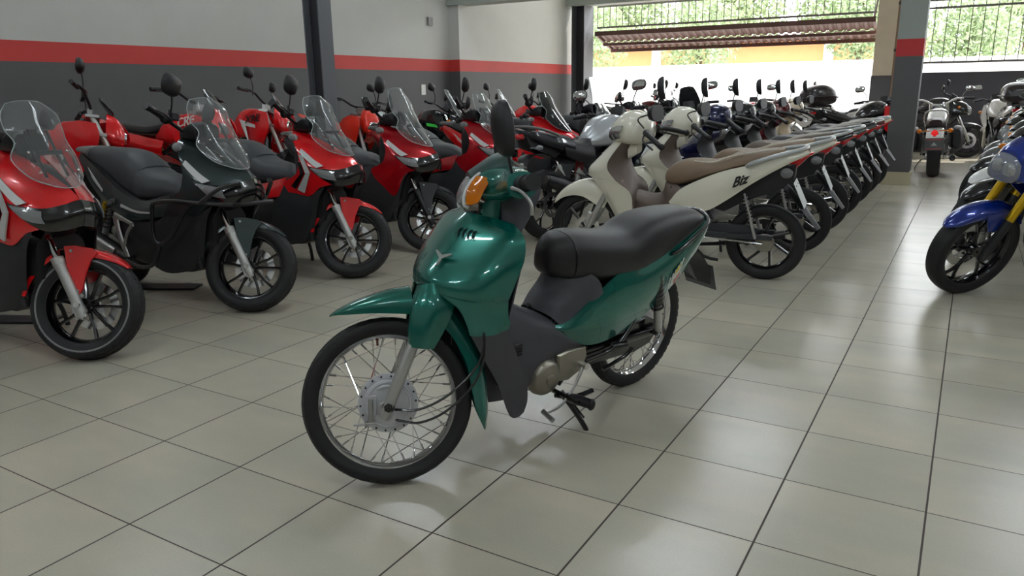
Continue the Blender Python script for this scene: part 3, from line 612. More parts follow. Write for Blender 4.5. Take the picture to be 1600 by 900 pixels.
    # ---------- tail panels
    rc = [[(-0.022, 0.098, 0.442), (-0.022, 0.106, 0.438), (-0.024, 0.107, 0.434), (-0.03, 0.102, 0.428)], [(-0.09, 0.112, 0.458), (-0.09, 0.120, 0.44), (-0.09, 0.124, 0.42), (-0.10, 0.108, 0.376)],
          [(-0.20, 0.122, 0.530), (-0.20, 0.134, 0.485), (-0.20, 0.137, 0.42), (-0.20, 0.112, 0.332)], [(-0.34, 0.122, 0.60), (-0.34, 0.144, 0.52), (-0.33, 0.146, 0.43), (-0.31, 0.116, 0.327)],
          [(-0.50, 0.120, 0.61), (-0.50, 0.144, 0.55), (-0.49, 0.146, 0.47), (-0.47, 0.122, 0.366)], [(-0.66, 0.108, 0.655), (-0.67, 0.132, 0.60), (-0.67, 0.136, 0.54), (-0.66, 0.120, 0.458)],
          [(-0.80, 0.090, 0.71), (-0.82, 0.114, 0.67), (-0.82, 0.118, 0.61), (-0.81, 0.104, 0.538)], [(-0.93, 0.070, 0.745), (-0.945, 0.092, 0.715), (-0.94, 0.092, 0.67), (-0.905, 0.082, 0.605)], [(-0.985, 0.025, 0.735), (-1.012, 0.04, 0.715), (-1.005, 0.046, 0.68), (-0.965, 0.040, 0.640)]]
    rcv = obj('tail_panel', patch(rc, 5, 0.004), GREEN, r, angle=60); obj('tail_panel', mir(patch(rc, 5, 0.004)), GREEN, r, angle=60)
    rows = [q[-1] for q in rc]
    obj('under_tail', grid([[(a, b, c), (a, 0, c+0.02), (a, -b, c)] for a, b, c in rows[1:]]), blk, r)
    obj('tail_lamp', patch([[(-0.965, -0.034, 0.655), (-0.975, 0, 0.65), (-0.965, 0.034, 0.655)], [(-1.008, -0.040, 0.68), (-1.018, 0, 0.68), (-1.008, 0.040, 0.68)], [(-1.006, -0.034, 0.715), (-1.012, 0, 0.718), (-1.006, 0.034, 0.715)]], 4, 0.012), M_red_l(), r)
    obj('grab_rail', tube([(-0.665, 0.128, 0.630), (-0.69, 0.143, 0.643), (-0.83, 0.138, 0.700), (-0.93, 0.105, 0.735), (-0.985, 0, 0.752), (-0.93, -0.105, 0.735), (-0.83, -0.138, 0.700), (-0.69, -0.143, 0.643), (-0.665, -0.128, 0.630)], 0.009, 10, 5), M_blkpaint(), r)
    d0 = plane_mx((-0.700, 0.1375, 0.540), (-0.86, -0.09, 0.50), (-0.35, 0.02, 0.93))
    d0 = plane_mx((-0.690, 0.1395, 0.532), (-0.83, -0.13, 0.54), (-0.5, 0.0, 0.8))
    txt(rcv, 'Biz', mat('decal_white', (222, 222, 216), 0.4), d0 @ Matrix.Translation((0, -0.004, 0)), 'decal_lettering', 0.072, 0.0015, 0.5)
    obj('decal_stripes', xf(J(*[prism([(-0.075+i*0.02, -0.028), (-0.071+i*0.02, -0.028), (-0.04+i*0.024, 0.034), (-0.048+i*0.024, 0.034)], -0.001, 0.001, 'z') for i in range(6)]), d0), mat('decal_white', (222, 222, 216)), rcv)
    obj('decal_accent', xf(J(prism([(-0.01, 0.012), (0.03, 0.012), (0.045, 0.032), (0.005, 0.032)], 0.001, 0.002, 'z')), d0), mat('decal_yellow', (214, 196, 40), 0.4), rcv)
    obj('decal_accent', xf(J(prism([(-0.03, -0.028), (0.03, -0.028), (0.04, -0.014), (-0.02, -0.014)], 0.001, 0.002, 'z')), d0), mat('decal_red', (180, 50, 40), 0.4), rcv)
    # ---------- seat
    A = [sr(-0.026, 0.698, 0.640, 0.026), sr(-0.038, 0.718, 0.622, 0.048), sr(-0.062, 0.740, 0.608, 0.072), sr(-0.090, 0.752, 0.600, 0.091), sr(-0.114, 0.757, 0.592, 0.104)]
    B = [sr(-0.116, 0.758, 0.592, 0.106), sr(-0.17, 0.757, 0.580, 0.118), sr(-0.27, 0.742, 0.563, 0.132), sr(-0.38, 0.728, 0.556, 0.140), sr(-0.46, 0.730, 0.562, 0.143), sr(-0.53, 0.756, 0.582, 0.142, 3.6), sr(-0.60, 0.772, 0.600, 0.140, 3.6), sr(-0.70, 0.778, 0.632, 0.132, 3.6), sr(-0.80, 0.776, 0.672, 0.122, 3.6), sr(-0.88, 0.768, 0.700, 0.110, 3.4), sr(-0.935, 0.750, 0.712, 0.090), sr(-0.96, 0.735, 0.718, 0.055)]
    s_ = obj('seat', loft(B, 4), M_seat(), r, angle=50); obj('seat_front_panel', loft(A, 4), M_seat(), s_, angle=50)
    obj('seat_piping', tube([(-0.115, 0.1065*math.cos(t)*1.0, 0.677+0.083*math.sin(t)) for t in [PI*i/12-0.2 for i in range(13)]], 0.0022, 6), blk, s_)
    # ---------- engine
    eg = obj('engine', J(loft([ring_yz(-0.19, 0.27, 0.088, 0.055, 4), ring_yz(-0.12, 0.265, 0.10, 0.075, 4), ring_yz(0.02, 0.25, 0.10, 0.07, 4), ring_yz(0.07, 0.245, 0.085, 0.055, 4)], 2), box(0.05, 0.13, -0.05, 0.05, 0.20, 0.30), *[box(0.10+i*0.013, 0.105+i*0.013, -0.068, 0.068, 0.205, 0.325) for i in range(12)], prism([(0.25, 0.20), (0.30, 0.22), (0.30, 0.31), (0.25, 0.32)], -0.05, 0.05)), alu, r)
    obj('flywheel_cover', J(lathe([(0.0, 0.134), (0.018, 0.134), (0.02, 0.130), (0.040, 0.130), (0.058, 0.124), (0.070, 0.108), (0.074, 0.085)], 40, 'y', 0.008, 0, 0.246), lathe([(0, 0.137), (0.019, 0.137), (0.021, 0.132)], 24, 'y', 0.006, 0, 0.243)), mat('brushed_alloy', (150, 145, 134), 0.36, 0.85, noise=0.25, nscale=14), eg)
    obj('sprocket_cover', prism([(-0.04, 0.325), (-0.10, 0.335), (-0.195, 0.328), (-0.205, 0.29), (-0.185, 0.232), (-0.11, 0.205), (-0.05, 0.215)], 0.085, 0.118, bev=0.008), mat('brushed_alloy', (150, 145, 134)), eg)
    obj('gear_pedal', J(tube([(-0.165, 0.135, 0.255), (-0.11, 0.145, 0.185), (-0.055, 0.15, 0.142), (-0.02, 0.15, 0.128), (0.04, 0.155, 0.128)], [0.009, 0.007, 0.007, 0.006, 0.006], 10, 3, sy=0.7), rod((0.04, 0.135, 0.128), (0.046, 0.195, 0.118), 0.010, 12)), alu, r)
    obj('engine_bolt', J(rod((-0.17, 0.1, 0.26), (-0.17, 0.15, 0.26), 0.014, 14)), M_chr(), r)
    # ---------- rear end
    rw = spoke_wheel(r, 'rear_wheel', -0.635, 0.28, 0.280, 0.074, 0.229, 0.05, 0.05, 1, 0.085, each=False)
    for s in (-1, 1):
        sa = obj('swingarm', J(tube([(-0.17, s*0.082, 0.285), (-0.30, s*0.088, 0.278), (-0.64, s*0.096, 0.278)], [0.020, 0.018, 0.016], 10, 2, sy=0.6), box(-0.68, -0.60, s*0.092-0.006, s*0.092+0.006, 0.262, 0.298)), M_blkpaint(), r)
        shock(r, (-0.585, s*0.122, 0.545), (-0.640, s*0.122, 0.298), 0.024, M_blkpaint(), n=7)
        obj('shock_cover', J(rod((-0.583, s*0.122, 0.55), (-0.612, s*0.122, 0.425), 0.027, 16)), M_blkpaint(), r)
    obj('chain_case', J(prism([(-0.20, 0.238), (-0.24, 0.215), (-0.56, 0.195), (-0.66, 0.215), (-0.70, 0.26), (-0.69, 0.31), (-0.62, 0.345), (-0.50, 0.325), (-0.25, 0.305)], 0.058, 0.076, bev=0.004)), M_blkpaint(), r)
    obj('rear_axle_nut', J(rod((-0.64, 0.05, 0.28), (-0.64, 0.125, 0.28), 0.008, 10), rod((-0.64, 0.10, 0.28), (-0.64, 0.115, 0.28), 0.015, 6)), M_steel(), r)
    obj('passenger_footrest_bracket', J(tube([(-0.20, 0.11, 0.26), (-0.34, 0.12, 0.275), (-0.42, 0.125, 0.33), (-0.50, 0.12, 0.42)], 0.010, 10, 3), rod((-0.36, 0.115, 0.285), (-0.40, 0.155, 0.30), 0.014, 12), tube([(-0.30, 0.12, 0.20), (-0.44, 0.12, 0.225), (-0.48, 0.12, 0.25)], 0.008, 8, 2)), M_blkpaint(), r)
    obj('rear_inner_fender', patch([[(-0.20, -0.07, 0.44), (-0.20, 0, 0.46), (-0.20, 0.07, 0.44)], [(-0.33, -0.07, 0.44), (-0.33, 0, 0.46), (-0.33, 0.07, 0.44)], [(-0.45, -0.07, 0.54), (-0.46, 0, 0.56), (-0.45, 0.07, 0.54)], [(-0.65, -0.07, 0.60), (-0.66, 0, 0.62), (-0.65, 0.07, 0.60)], [(-0.86, -0.07, 0.55), (-0.87, 0, 0.57), (-0.86, 0.07, 0.55)], [(-0.97, -0.065, 0.44), (-0.985, 0, 0.455), (-0.97, 0.065, 0.44)]], 4, 0.004), blk, r)
    pf = obj('plate_holder', J(patch([[(-0.92, -0.06, 0.60), (-0.92, 0.06, 0.60)], [(-1.02, -0.075, 0.51), (-1.02, 0.075, 0.51)], [(-1.08, -0.07, 0.40), (-1.08, 0.07, 0.40)]], 4, 0.004)), blk, r)
    pm = plane_mx((-1.085, 0, 0.435), (0, -1, 0), (0.42, 0, 0.9))
    pl = obj('number_plate', xf(box(-0.085, 0.085, -0.07, 0.07, -0.001, 0.001), pm), mat('grey_plate', (96, 99, 99), 0.5), r, flat=True)
    txt(pl, 'C 100', mat('plate_black', (30, 30, 30), 0.5), pm @ Matrix.Translation((0, 0, 0.0015)), 'plate_letters', 0.06)
    obj('exhaust_pipe', tube([(0.27, -0.03, 0.20), (0.26, -0.07, 0.15), (0.15, -0.11, 0.135), (-0.15, -0.12, 0.14), (-0.32, -0.125, 0.17)], 0.014, 12, 4), M_chr(), r)
    obj('muffler', tube([(-0.28, -0.125, 0.165), (-0.36, -0.13, 0.19), (-0.60, -0.14, 0.255), (-0.76, -0.145, 0.29)], [0.018, 0.040, 0.044, 0.036], 18, 3), M_chr(), r)
    # ---------- footrests and stands
    obj('footrest_bar', tube([(-0.075, -0.20, 0.155), (-0.075, 0.205, 0.155)], 0.010, 10), M_blkpaint(), r)
    for s in (-1, 1): obj('footrest', J(tube([(-0.078, s*0.135, 0.152), (-0.098, s*0.165, 0.150), (-0.118, s*0.225, 0.148)], [0.016, 0.020, 0.019], 14, 2), ball(-0.120, s*0.232, 0.147, 0.019, 0.012, 0.024, 12, 8)), M_black(), r)
    obj('side_stand', J(tube([(-0.085, 0.10, 0.158), (-0.105, 0.145, 0.11), (-0.135, 0.20, 0.03), (-0.145, 0.212, -0.012)], [0.014, 0.011, 0.010, 0.009], 10, 3), prism([(-0.165, 0.20), (-0.125, 0.19), (-0.12, 0.225), (-0.16, 0.235)], -0.022, -0.014, 'z', 0.002), rod((-0.095, 0.13, 0.15), (-0.14, 0.185, 0.065), 0.004, 8)), M_blkpaint(), r)
    obj('centre_stand', both(tube([(-0.06, 0.10, 0.15), (-0.14, 0.12, 0.125), (-0.24, 0.13, 0.13)], 0.010, 8, 2)), M_blkpaint(), r)
    obj('frame', J(tube([(0.27, 0, 0.78), (0.22, 0, 0.55), (0.10, 0, 0.42), (-0.15, 0, 0.40), (-0.35, 0, 0.56), (-0.8, 0, 0.66)], 0.025, 10, 4), both(tube([(-0.15, 0.06, 0.40), (-0.18, 0.07, 0.28), (-0.12, 0.05, 0.16)], 0.014, 8, 2))), M_blkpaint(), r)
    return r
HERO = hero()
# ================================================================== adventure scooters along the left
RED = paint('bright_red_paint', (214, 14, 22), 0.1, 0.25, 1.0)
WINE = paint('candy_red_paint', (176, 6, 22), 0.45, 0.22, 1.0)
DGREEN = paint('dark_green_grey_paint', (44, 56, 56), 0.5, 0.35, 0.5)
MATT = mat('matt_graphite', (52, 53, 56), 0.5, 0.1, nscale=400, bump=0.15)
MASK = mat('piano_black', (10, 10, 12), 0.18, coat=0.7)
ANGM = [(0.5, 0.05), (0.40, 0.40), (0.1, 0.5), (-0.38, 0.42), (-0.5, 0.05), (-0.40, -0.42), (0.0, -0.5), (0.38, -0.40)]
def sring_(x, zt, zb, w_, e=3.0, n=20):
    return [(x, w_*abs(math.cos(2*PI*i/n))**(2/e)*(1 if math.cos(2*PI*i/n) >= 0 else -1), (zt+zb)/2+(zt-zb)/2*abs(math.sin(2*PI*i/n))**(2/e)*(1 if math.sin(2*PI*i/n) >= 0 else -1)) for i in range(n)]
def adv(label, cx, cy, body, panel, fend, fork, chevron=0, guards=False, head=-2, chalk=None, tall=0.0, stay=None, steered=38, lean=1.5, group=None, skirt=0.0):
    xw, R, rake = 0.66, 0.265, 26.5
    ST = steer(xw+0.08, rake, steered)
    c = (Matrix.Rotation(rad(head), 4, 'Z') @ Matrix.Rotation(-rad(lean), 4, 'X')) @ (ST @ Vector((xw, 0, R)))
    r = thing('scooter', label, 'scooter', (cx-c.x, cy-c.y, 0), head, lean, group)
    blk = M_black(); alu = M_alu(); tex = mat('textured_black_plastic', (34, 35, 37), 0.55, nscale=500, bump=0.25)
    TM.append(ST)
    w = cast_wheel(r, 'front_wheel', xw, R, 0.266, 0.128, 0.186, MASK, 5, hub=0.034, disc=0.12, disc_side=1, blocks=34, style='v', chalk=chalk)
    obj('brake_caliper', prism([(0.60, 0.36), (0.66, 0.40), (0.70, 0.37), (0.68, 0.32), (0.62, 0.32)], 0.055, 0.095, bev=0.006), alu, r)
    for s in (-1, 1):
        fl = obj('fork_leg', J(tube([(0.688, s*0.09, 0.205), (0.672, s*0.09, 0.235), (0.56, s*0.09, 0.43), (0.538, s*0.09, 0.474)], [0.018, 0.025, 0.025, 0.030], 18), rod((0.548, s*0.09, 0.452), (0.530, s*0.09, 0.485), 0.030, 18),
            prism([(0.655, 0.30), (0.70, 0.245), (0.690, 0.195), (0.655, 0.205), (0.625, 0.26)], s*0.078, s*0.104, bev=0.004)), fork, r)
        obj('fork_tube', rod((0.535, s*0.09, 0.475), (0.43, s*0.09, 0.68), 0.0165, 14), M_chr(), fl)
    obj('axle', J(rod((xw, -0.115, R), (xw, 0.115, R), 0.010, 12), rod((xw, -0.120, R), (xw, -0.106, R), 0.016, 6)), M_chr(), r)
    arc = [(0.845, 0.468, 0.020, 0.004), (0.80, 0.505, 0.050, 0.02), (0.73, 0.535, 0.066, 0.035), (0.65, 0.550, 0.072, 0.045), (0.57, 0.545, 0.074, 0.05)]
    def rows_of(A):
        out = []
        for i, (x, z, hw, dr) in enumerate(A):
            n = Vector((x-xw, 0, z-R)).normalized(); cc = Vector((x, 0, z))
            out.append([cc+Vector((0, -hw, 0))-n*dr, cc+Vector((0, -hw*0.9, 0))-n*dr*0.3, cc, cc+Vector((0, hw*0.9, 0))-n*dr*0.3, cc+Vector((0, hw, 0))-n*dr])
        return out
    fd = obj('front_fender', patch(rows_of(arc), 4, 0.004), fend, r)
    arc2 = [(0.520, 0.535, 0.074, 0.035), (0.434, 0.462, 0.076, 0.035), (0.378, 0.366, 0.076, 0.035), (0.360, 0.290, 0.070, 0.03)]
    obj('fender_rear', patch(rows_of(arc2), 4, 0.004), fend, fd)
    for s in (-1, 1):
        obj('fender_stay', prism([(0.55, 0.548), (0.60, 0.556), (0.69, 0.548), (0.715, 0.528), (0.690, 0.49), (0.672, 0.42), (0.664, 0.34), (0.645, 0.312), (0.622, 0.325), (0.612, 0.37), (0.575, 0.45)], s*0.070, s*0.082, bev=0.003), fend if stay is None else stay, fd)
        obj('bolt', J(rod((0.642, s*0.08, 0.334), (0.642, s*0.088, 0.334), 0.008, 10), rod((0.59, s*0.08, 0.528), (0.59, s*0.088, 0.528), 0.007, 10)), alu, fd)
        # bars
        obj('grip', J(tube([(0.148, s*0.27, 1.075), (0.125, s*0.375, 1.090)], [0.018, 0.018], 14), rod((0.125, s*0.375, 1.090), (0.118, s*0.398, 1.094), 0.022, 14)), blk, r)
        obj('lever', tube([(0.175, s*0.20, 1.06), (0.20, s*0.24, 1.06), (0.185, s*0.34, 1.075), (0.172, s*0.385, 1.075)], [0.010, 0.006, 0.005, 0.006], 8, 3), blk, r)
        obj('switch_pod', J(ball(0.155, s*0.225, 1.068, 0.028, 0.035, 0.030, 12, 8), rod((0.165, s*0.20, 1.09), (0.170, s*0.20, 1.13), 0.010, 10), box(0.165, 0.205, s*0.17-0.02, s*0.17+0.02, 1.08, 1.115)), blk, r)
        mirror_part(r, (0.170, s*0.20, 1.10), (0.185, s*0.225, 1.16), (0.20, s*0.29, 1.250), 0.155, 0.120, 0.05, yaw=s*0.15, pts=[(a*s, b) for a, b in ANGM][::s], rake=0.15)
    obj('handlebar', tube([(0.148, -0.28, 1.075), (0.17, -0.17, 1.06), (0.23, -0.06, 1.02), (0.23, 0.06, 1.02), (0.17, 0.17, 1.06), (0.148, 0.28, 1.075)], 0.0115, 10, 4), blk, r)
    obj('steering_stem', J(rod((0.23, 0, 1.02), (0.34, 0, 0.80), 0.03, 12), box(0.19, 0.27, -0.05, 0.05, 0.98, 1.035)), blk, r)
    TM.pop()
    # upper cowl
    st = [[(0.24, -0.05, 1.02), (0.36, -0.045, 0.99), (0.48, -0.035, 0.945), (0.60, -0.02, 0.895), (0.70, -0.008, 0.845), (0.752, 0, 0.80)],
          [(0.25, -0.11, 1.010), (0.35, -0.105, 0.97), (0.47, -0.10, 0.915), (0.58, -0.09, 0.865), (0.67, -0.065, 0.825), (0.738, -0.035, 0.792)],
          [(0.31, -0.165, 0.955), (0.38, -0.165, 0.91), (0.47, -0.158, 0.86), (0.57, -0.142, 0.815), (0.66, -0.108, 0.785), (0.722, -0.06, 0.775)],
          [(0.375, -0.19, 0.875), (0.43, -0.19, 0.845), (0.50, -0.183, 0.80), (0.575, -0.164, 0.772), (0.66, -0.126, 0.757), (0.712, -0.082, 0.752)],
          [(0.395, -0.205, 0.80), (0.44, -0.203, 0.775), (0.50, -0.195, 0.75), (0.58, -0.168, 0.725), (0.66, -0.132, 0.72), (0.71, -0.09, 0.728)],
          [(0.36, -0.212, 0.72), (0.41, -0.21, 0.70), (0.49, -0.20, 0.68), (0.585, -0.165, 0.672), (0.65, -0.14, 0.678), (0.70, -0.10, 0.70)],
          [(0.245, -0.214, 0.665), (0.33, -0.214, 0.645), (0.45, -0.205, 0.63-skirt*0.5), (0.575, -0.165, 0.655), (0.64, -0.142, 0.67), (0.695, -0.102, 0.695)],
          [(0.29, -0.216, 0.60-skirt*0.1), (0.37, -0.213, 0.595-skirt*0.5), (0.475, -0.195, 0.582-skirt), (0.550, -0.168, 0.640-skirt*0.15), (0.635, -0.143, 0.665), (0.69, -0.104, 0.69)]]
    g = patch(st, 3, 0.004); cw = obj('front_cowl', J(g, mir(g)), body, r, angle=30)
    obj('inner_cowl', loft([sring_(0.20, 0.93, 0.66, 0.06), sring_(0.27, 0.97, 0.62, 0.110), sring_(0.36, 0.94, 0.60, 0.150), sring_(0.47, 0.88, 0.64, 0.150), sring_(0.56, 0.82, 0.68, 0.12)], 2), blk, r)
    for s in (-1, 1):
        def S(P): return [(a, -s*b, c) for a, b, c in P]   # points are given for the right side
        mk_ = [[(0.470, -0.194, 0.792), (0.56, -0.168, 0.775), (0.655, -0.130, 0.764), (0.720, -0.072, 0.778), (0.756, 0.0, 0.800)],
               [(0.495, -0.200, 0.768), (0.58, -0.178, 0.735), (0.67, -0.140, 0.710), (0.738, -0.076, 0.716), (0.778, 0.0, 0.738)],
               [(0.530, -0.188, 0.738), (0.60, -0.168, 0.692), (0.675, -0.132, 0.658), (0.728, -0.072, 0.660), (0.755, 0.0, 0.676)]]
        obj('lamp_mask', patch([S(q) for q in mk_], 3, 0.006), MASK, cw, angle=30)
        hl = obj('headlamp', patch([S(q) for q in [[(0.500, -0.200, 0.778), (0.59, -0.174, 0.765), (0.662, -0.138, 0.752)], [(0.535, -0.200, 0.752), (0.60, -0.182, 0.735), (0.672, -0.146, 0.722)], [(0.575, -0.186, 0.716), (0.63, -0.166, 0.700), (0.682, -0.140, 0.694)]]], 3, 0.004), M_lens(), r)
        obj('reflector', patch([S([(a-0.012, b+0.010, c) for a, b, c in q]) for q in [[(0.505, -0.200, 0.775), (0.59, -0.176, 0.762), (0.662, -0.140, 0.749)], [(0.535, -0.192, 0.752), (0.60, -0.168, 0.735), (0.672, -0.136, 0.722)], [(0.575, -0.184, 0.718), (0.63, -0.166, 0.703), (0.682, -0.140, 0.697)]]], 3, 0.003), M_refl(), hl)
        obj('running_light', patch([S(q) for q in [[(0.395, -0.190, 0.876), (0.44, -0.192, 0.843), (0.50, -0.188, 0.800), (0.545, -0.182, 0.775)], [(0.405, -0.178, 0.900), (0.46, -0.174, 0.864), (0.52, -0.168, 0.824), (0.59, -0.160, 0.788)]]], 4, 0.008), mat('frosted_light_guide', (205, 206, 204), 0.3, coat=0.3), cw)
        obj('turn_signal', J(ball(0.298, s*0.160, 0.972, 0.036, 0.018, 0.020, 14, 8)), M_lens(), r); obj('signal_base', ball(0.298, s*0.152, 0.972, 0.043, 0.018, 0.027, 14, 8), mat('grey_lens_base', (140, 140, 140), 0.4), cw)
        if chevron:
            obj('chevron_stripe', J(pts_poly(S([(0.400, -0.200, 0.862), (0.432, -0.198, 0.856), (0.505, -0.206, 0.742), (0.470, -0.212, 0.735)]), 0.008), pts_poly(S([(0.470, -0.212, 0.735), (0.505, -0.206, 0.742), (0.450, -0.214, 0.604), (0.395, -0.221, 0.625)]), 0.008)), mat('silver_white_vinyl', (196, 196, 194), 0.4, 0.2), cw)
            obj('chevron_stripe', J(pts_poly(S([(0.402, -0.212, 0.820), (0.420, -0.211, 0.815), (0.452, -0.214, 0.735), (0.425, -0.217, 0.730)]), 0.008), pts_poly(S([(0.425, -0.217, 0.730), (0.452, -0.214, 0.735), (0.375, -0.222, 0.630), (0.335, -0.223, 0.645)]), 0.008)), MASK, cw)
        # lower leg shield, belly and footboard side
        lo = [[(0.262, -0.200, 0.70), (0.37, -0.200, 0.64), (0.477, -0.186, 0.60), (0.585, -0.158, 0.65)], [(0.20, -0.216, 0.58), (0.35, -0.214, 0.54), (0.46, -0.196, 0.51), (0.53, -0.165, 0.56)],
              [(0.08, -0.222, 0.42), (0.28, -0.222, 0.40), (0.42, -0.200, 0.38), (0.485, -0.165, 0.40)], [(-0.02, -0.214, 0.26), (0.16, -0.214, 0.215), (0.34, -0.195, 0.24), (0.455, -0.155, 0.29)]]
        obj('leg_shield', patch([S(q) for q in lo], 4, 0.006), tex, r, angle=30)
        fb = [[(-0.30, -0.200, 0.50), (-0.10, -0.20, 0.50), (0.08, -0.205, 0.52), (0.20, -0.212, 0.57)], [(-0.30, -0.215, 0.40), (-0.10, -0.225, 0.40), (0.06, -0.226, 0.40), (0.12, -0.222, 0.42)], [(-0.26, -0.19, 0.27), (-0.12, -0.20, 0.25), (-0.02, -0.21, 0.25), (0.04, -0.210, 0.26)]]
        obj('footboard_side', patch([S(q) for q in fb], 4, 0.006), blk, r, angle=30)
        # painted side panel below the seat
        sp = [[(0.235, -0.165, 0.700), (0.26, -0.175, 0.63), (0.24, -0.19, 0.57)], [(0.10, -0.160, 0.670), (0.08, -0.185, 0.60), (0.07, -0.192, 0.545)], [(-0.10, -0.160, 0.632), (-0.12, -0.192, 0.565), (-0.13, -0.192, 0.510)], [(-0.30, -0.160, 0.665), (-0.32, -0.188, 0.58), (-0.33, -0.178, 0.520)],
              [(-0.50, -0.150, 0.760), (-0.52, -0.172, 0.67), (-0.53, -0.160, 0.590)], [(-0.72, -0.125, 0.855), (-0.73, -0.145, 0.79), (-0.74, -0.130, 0.715)], [(-0.90, -0.075, 0.905), (-0.91, -0.088, 0.86), (-0.90, -0.075, 0.810)]]
        pn = obj('side_panel', patch([S(q) for q in sp], 4, 0.004), panel, r, angle=30)
        txt(pn, 'ADV', mat('dim_lettering', (110, 112, 112), 0.4), plane_mx((-0.40, s*0.192, 0.610), (-s, 0, -0.25*-s*-1), (0, 0, 1)), 'lettering', 0.045, 0.004, 0.3)
        obj('accent_strip', patch([S(q) for q in [[(-0.30, -0.193, 0.585), (-0.29, -0.194, 0.605)], [(-0.12, -0.198, 0.560), (-0.12, -0.198, 0.574)], [(0.05, -0.192, 0.565), (0.05, -0.192, 0.575)]]], 4, 0.003), mat('silver_white_vinyl', (196, 196, 194), 0.4, 0.2), pn); obj('accent_strip', (patch([S(q) for q in [[(-0.86, -0.095, 0.850), (-0.85, -0.095, 0.872)], [(-0.70, -0.148, 0.775), (-0.69, -0.148, 0.802)], [(-0.52, -0.176, 0.665), (-0.51, -0.176, 0.680)]]], 4, 0.003)), mat('silver_white_vinyl', (196, 196, 194), 0.4, 0.2), pn)
        # passenger footrest bracket
        fo = obj('footrest_bracket', J(tube([(-0.33, s*0.215, 0.53), (-0.27, s*0.232, 0.40), (-0.19, s*0.242, 0.275)], [0.026, 0.022, 0.018], 12, 3, sy=0.45), tube([(-0.33, s*0.215, 0.53), (-0.20, s*0.235, 0.515), (-0.10, s*0.242, 0.495)], [0.022, 0.014, 0.014], 10, 3, sy=0.5), tube([(-0.10, s*0.242, 0.495), (-0.17, s*0.240, 0.44), (-0.23, s*0.238, 0.34)], [0.014, 0.012, 0.014], 10, 3, sy=0.5)), alu, r)
        obj('footrest', J(box(-0.22, -0.18, s*0.24-0.01, s*0.24+0.05, 0.268, 0.285)), blk, fo, bevel=0.003)
        shock(r, (-0.42, s*0.150, 0.66), (-0.64, s*0.150, 0.30), 0.030, blk, lower=M_silver())
        obj('shock_reservoir', J(rod((-0.49, s*0.178, 0.60), (-0.56, s*0.178, 0.47), 0.016, 12)), M_gold(), r)
    tun = loft([ring_yz(-0.30, 0.44, 0.19, 0.12, 3), ring_yz(-0.05, 0.44, 0.185, 0.16, 3), ring_yz(0.10, 0.44, 0.17, 0.15, 3), ring_yz(0.26, 0.50, 0.19, 0.20, 3), ring_yz(0.42, 0.48, 0.165, 0.18, 3), ring_yz(0.52, 0.50, 0.12, 0.12, 3)], 2)
    obj('floorboard', tun, blk, r)
    obj('belly', prism([(-0.25, 0.33), (0.45, 0.33), (0.46, 0.27), (0.36, 0.235), (0.16, 0.215), (-0.10, 0.245)], -0.18, 0.18, bev=0.01), blk, r)
    # seat
    def sr(x, zt, zb, w_, e=3.2):
        out = []
        for i in range(20):
            a = 2*PI*i/20; cc, ss = math.cos(a), math.sin(a); yy = abs(cc)**(2/e)*(1 if cc >= 0 else -1); zz = abs(ss)**(2/e)*(1 if ss >= 0 else -1)
            z = (zt+zb)/2+(zt-zb)/2*zz; k = w_*(0.80+0.20*min(1, max(0, (zt-z)/(zt-zb))))
            out.append((x, yy*k, z))
        return out
    obj('seat', loft([sr(0.20, 0.700, 0.672, 0.06), sr(0.13, 0.735, 0.660, 0.10), sr(0.03, 0.778, 0.640, 0.14), sr(-0.10, 0.800, 0.628, 0.168), sr(-0.19, 0.835, 0.625, 0.172)], 4), mat('dark_seat_vinyl', (52, 54, 57), 0.5, nscale=600, bump=0.2), r)
    obj('pillion_seat', loft([sr(-0.175, 0.838, 0.635, 0.150), sr(-0.24, 0.880, 0.640, 0.166), sr(-0.34, 0.925, 0.675, 0.165), sr(-0.46, 0.940, 0.735, 0.158), sr(-0.60, 0.942, 0.800, 0.148), sr(-0.74, 0.942, 0.855, 0.128), sr(-0.80, 0.938, 0.87, 0.115)], 4), mat('dark_seat_vinyl', (52, 54, 57)), r)
    obj('rear_carrier', loft([sr(-0.74, 0.944, 0.88, 0.140), sr(-0.86, 0.945, 0.90, 0.122), sr(-0.96, 0.940, 0.905, 0.085), sr(-0.985, 0.932, 0.912, 0.06)], 3), mat('grey_carrier_plastic', (92, 92, 90), 0.5), r)
    obj('under_seat_body', loft([ring_yz(0.12, 0.60, 0.10, 0.07, 3), ring_yz(-0.12, 0.57, 0.155, 0.08, 3), ring_yz(-0.40, 0.62, 0.15, 0.10, 3), ring_yz(-0.70, 0.77, 0.12, 0.09, 3), ring_yz(-0.90, 0.86, 0.07, 0.05, 3)], 3), blk, r)
    obj('tail_lamp', J(ball(-0.955, 0, 0.86, 0.03, 0.085, 0.03)), M_red_l(), r)
    obj('plate_bracket', J(patch([[(-0.86, -0.07, 0.80), (-0.86, 0.07, 0.80)], [(-0.95, -0.08, 0.66), (-0.95, 0.08, 0.66)], [(-1.02, -0.07, 0.50), (-1.02, 0.07, 0.50)]], 3, 0.006)), blk, r)
    cast_wheel(r, 'rear_wheel', -0.664, 0.256, 0.257, 0.135, 0.172, MASK, 5, hub=0.04, disc=0.11, disc_side=-1, blocks=30, style='v')
    obj('engine', J(loft([ring_yz(-0.10, 0.33, 0.10, 0.08, 4), ring_yz(-0.30, 0.31, 0.12, 0.10, 4), ring_yz(-0.55, 0.28, 0.06, 0.07, 4, yc=0.08), ring_yz(-0.72, 0.27, 0.04, 0.06, 4, yc=0.11)], 2)), M_steel(), r)
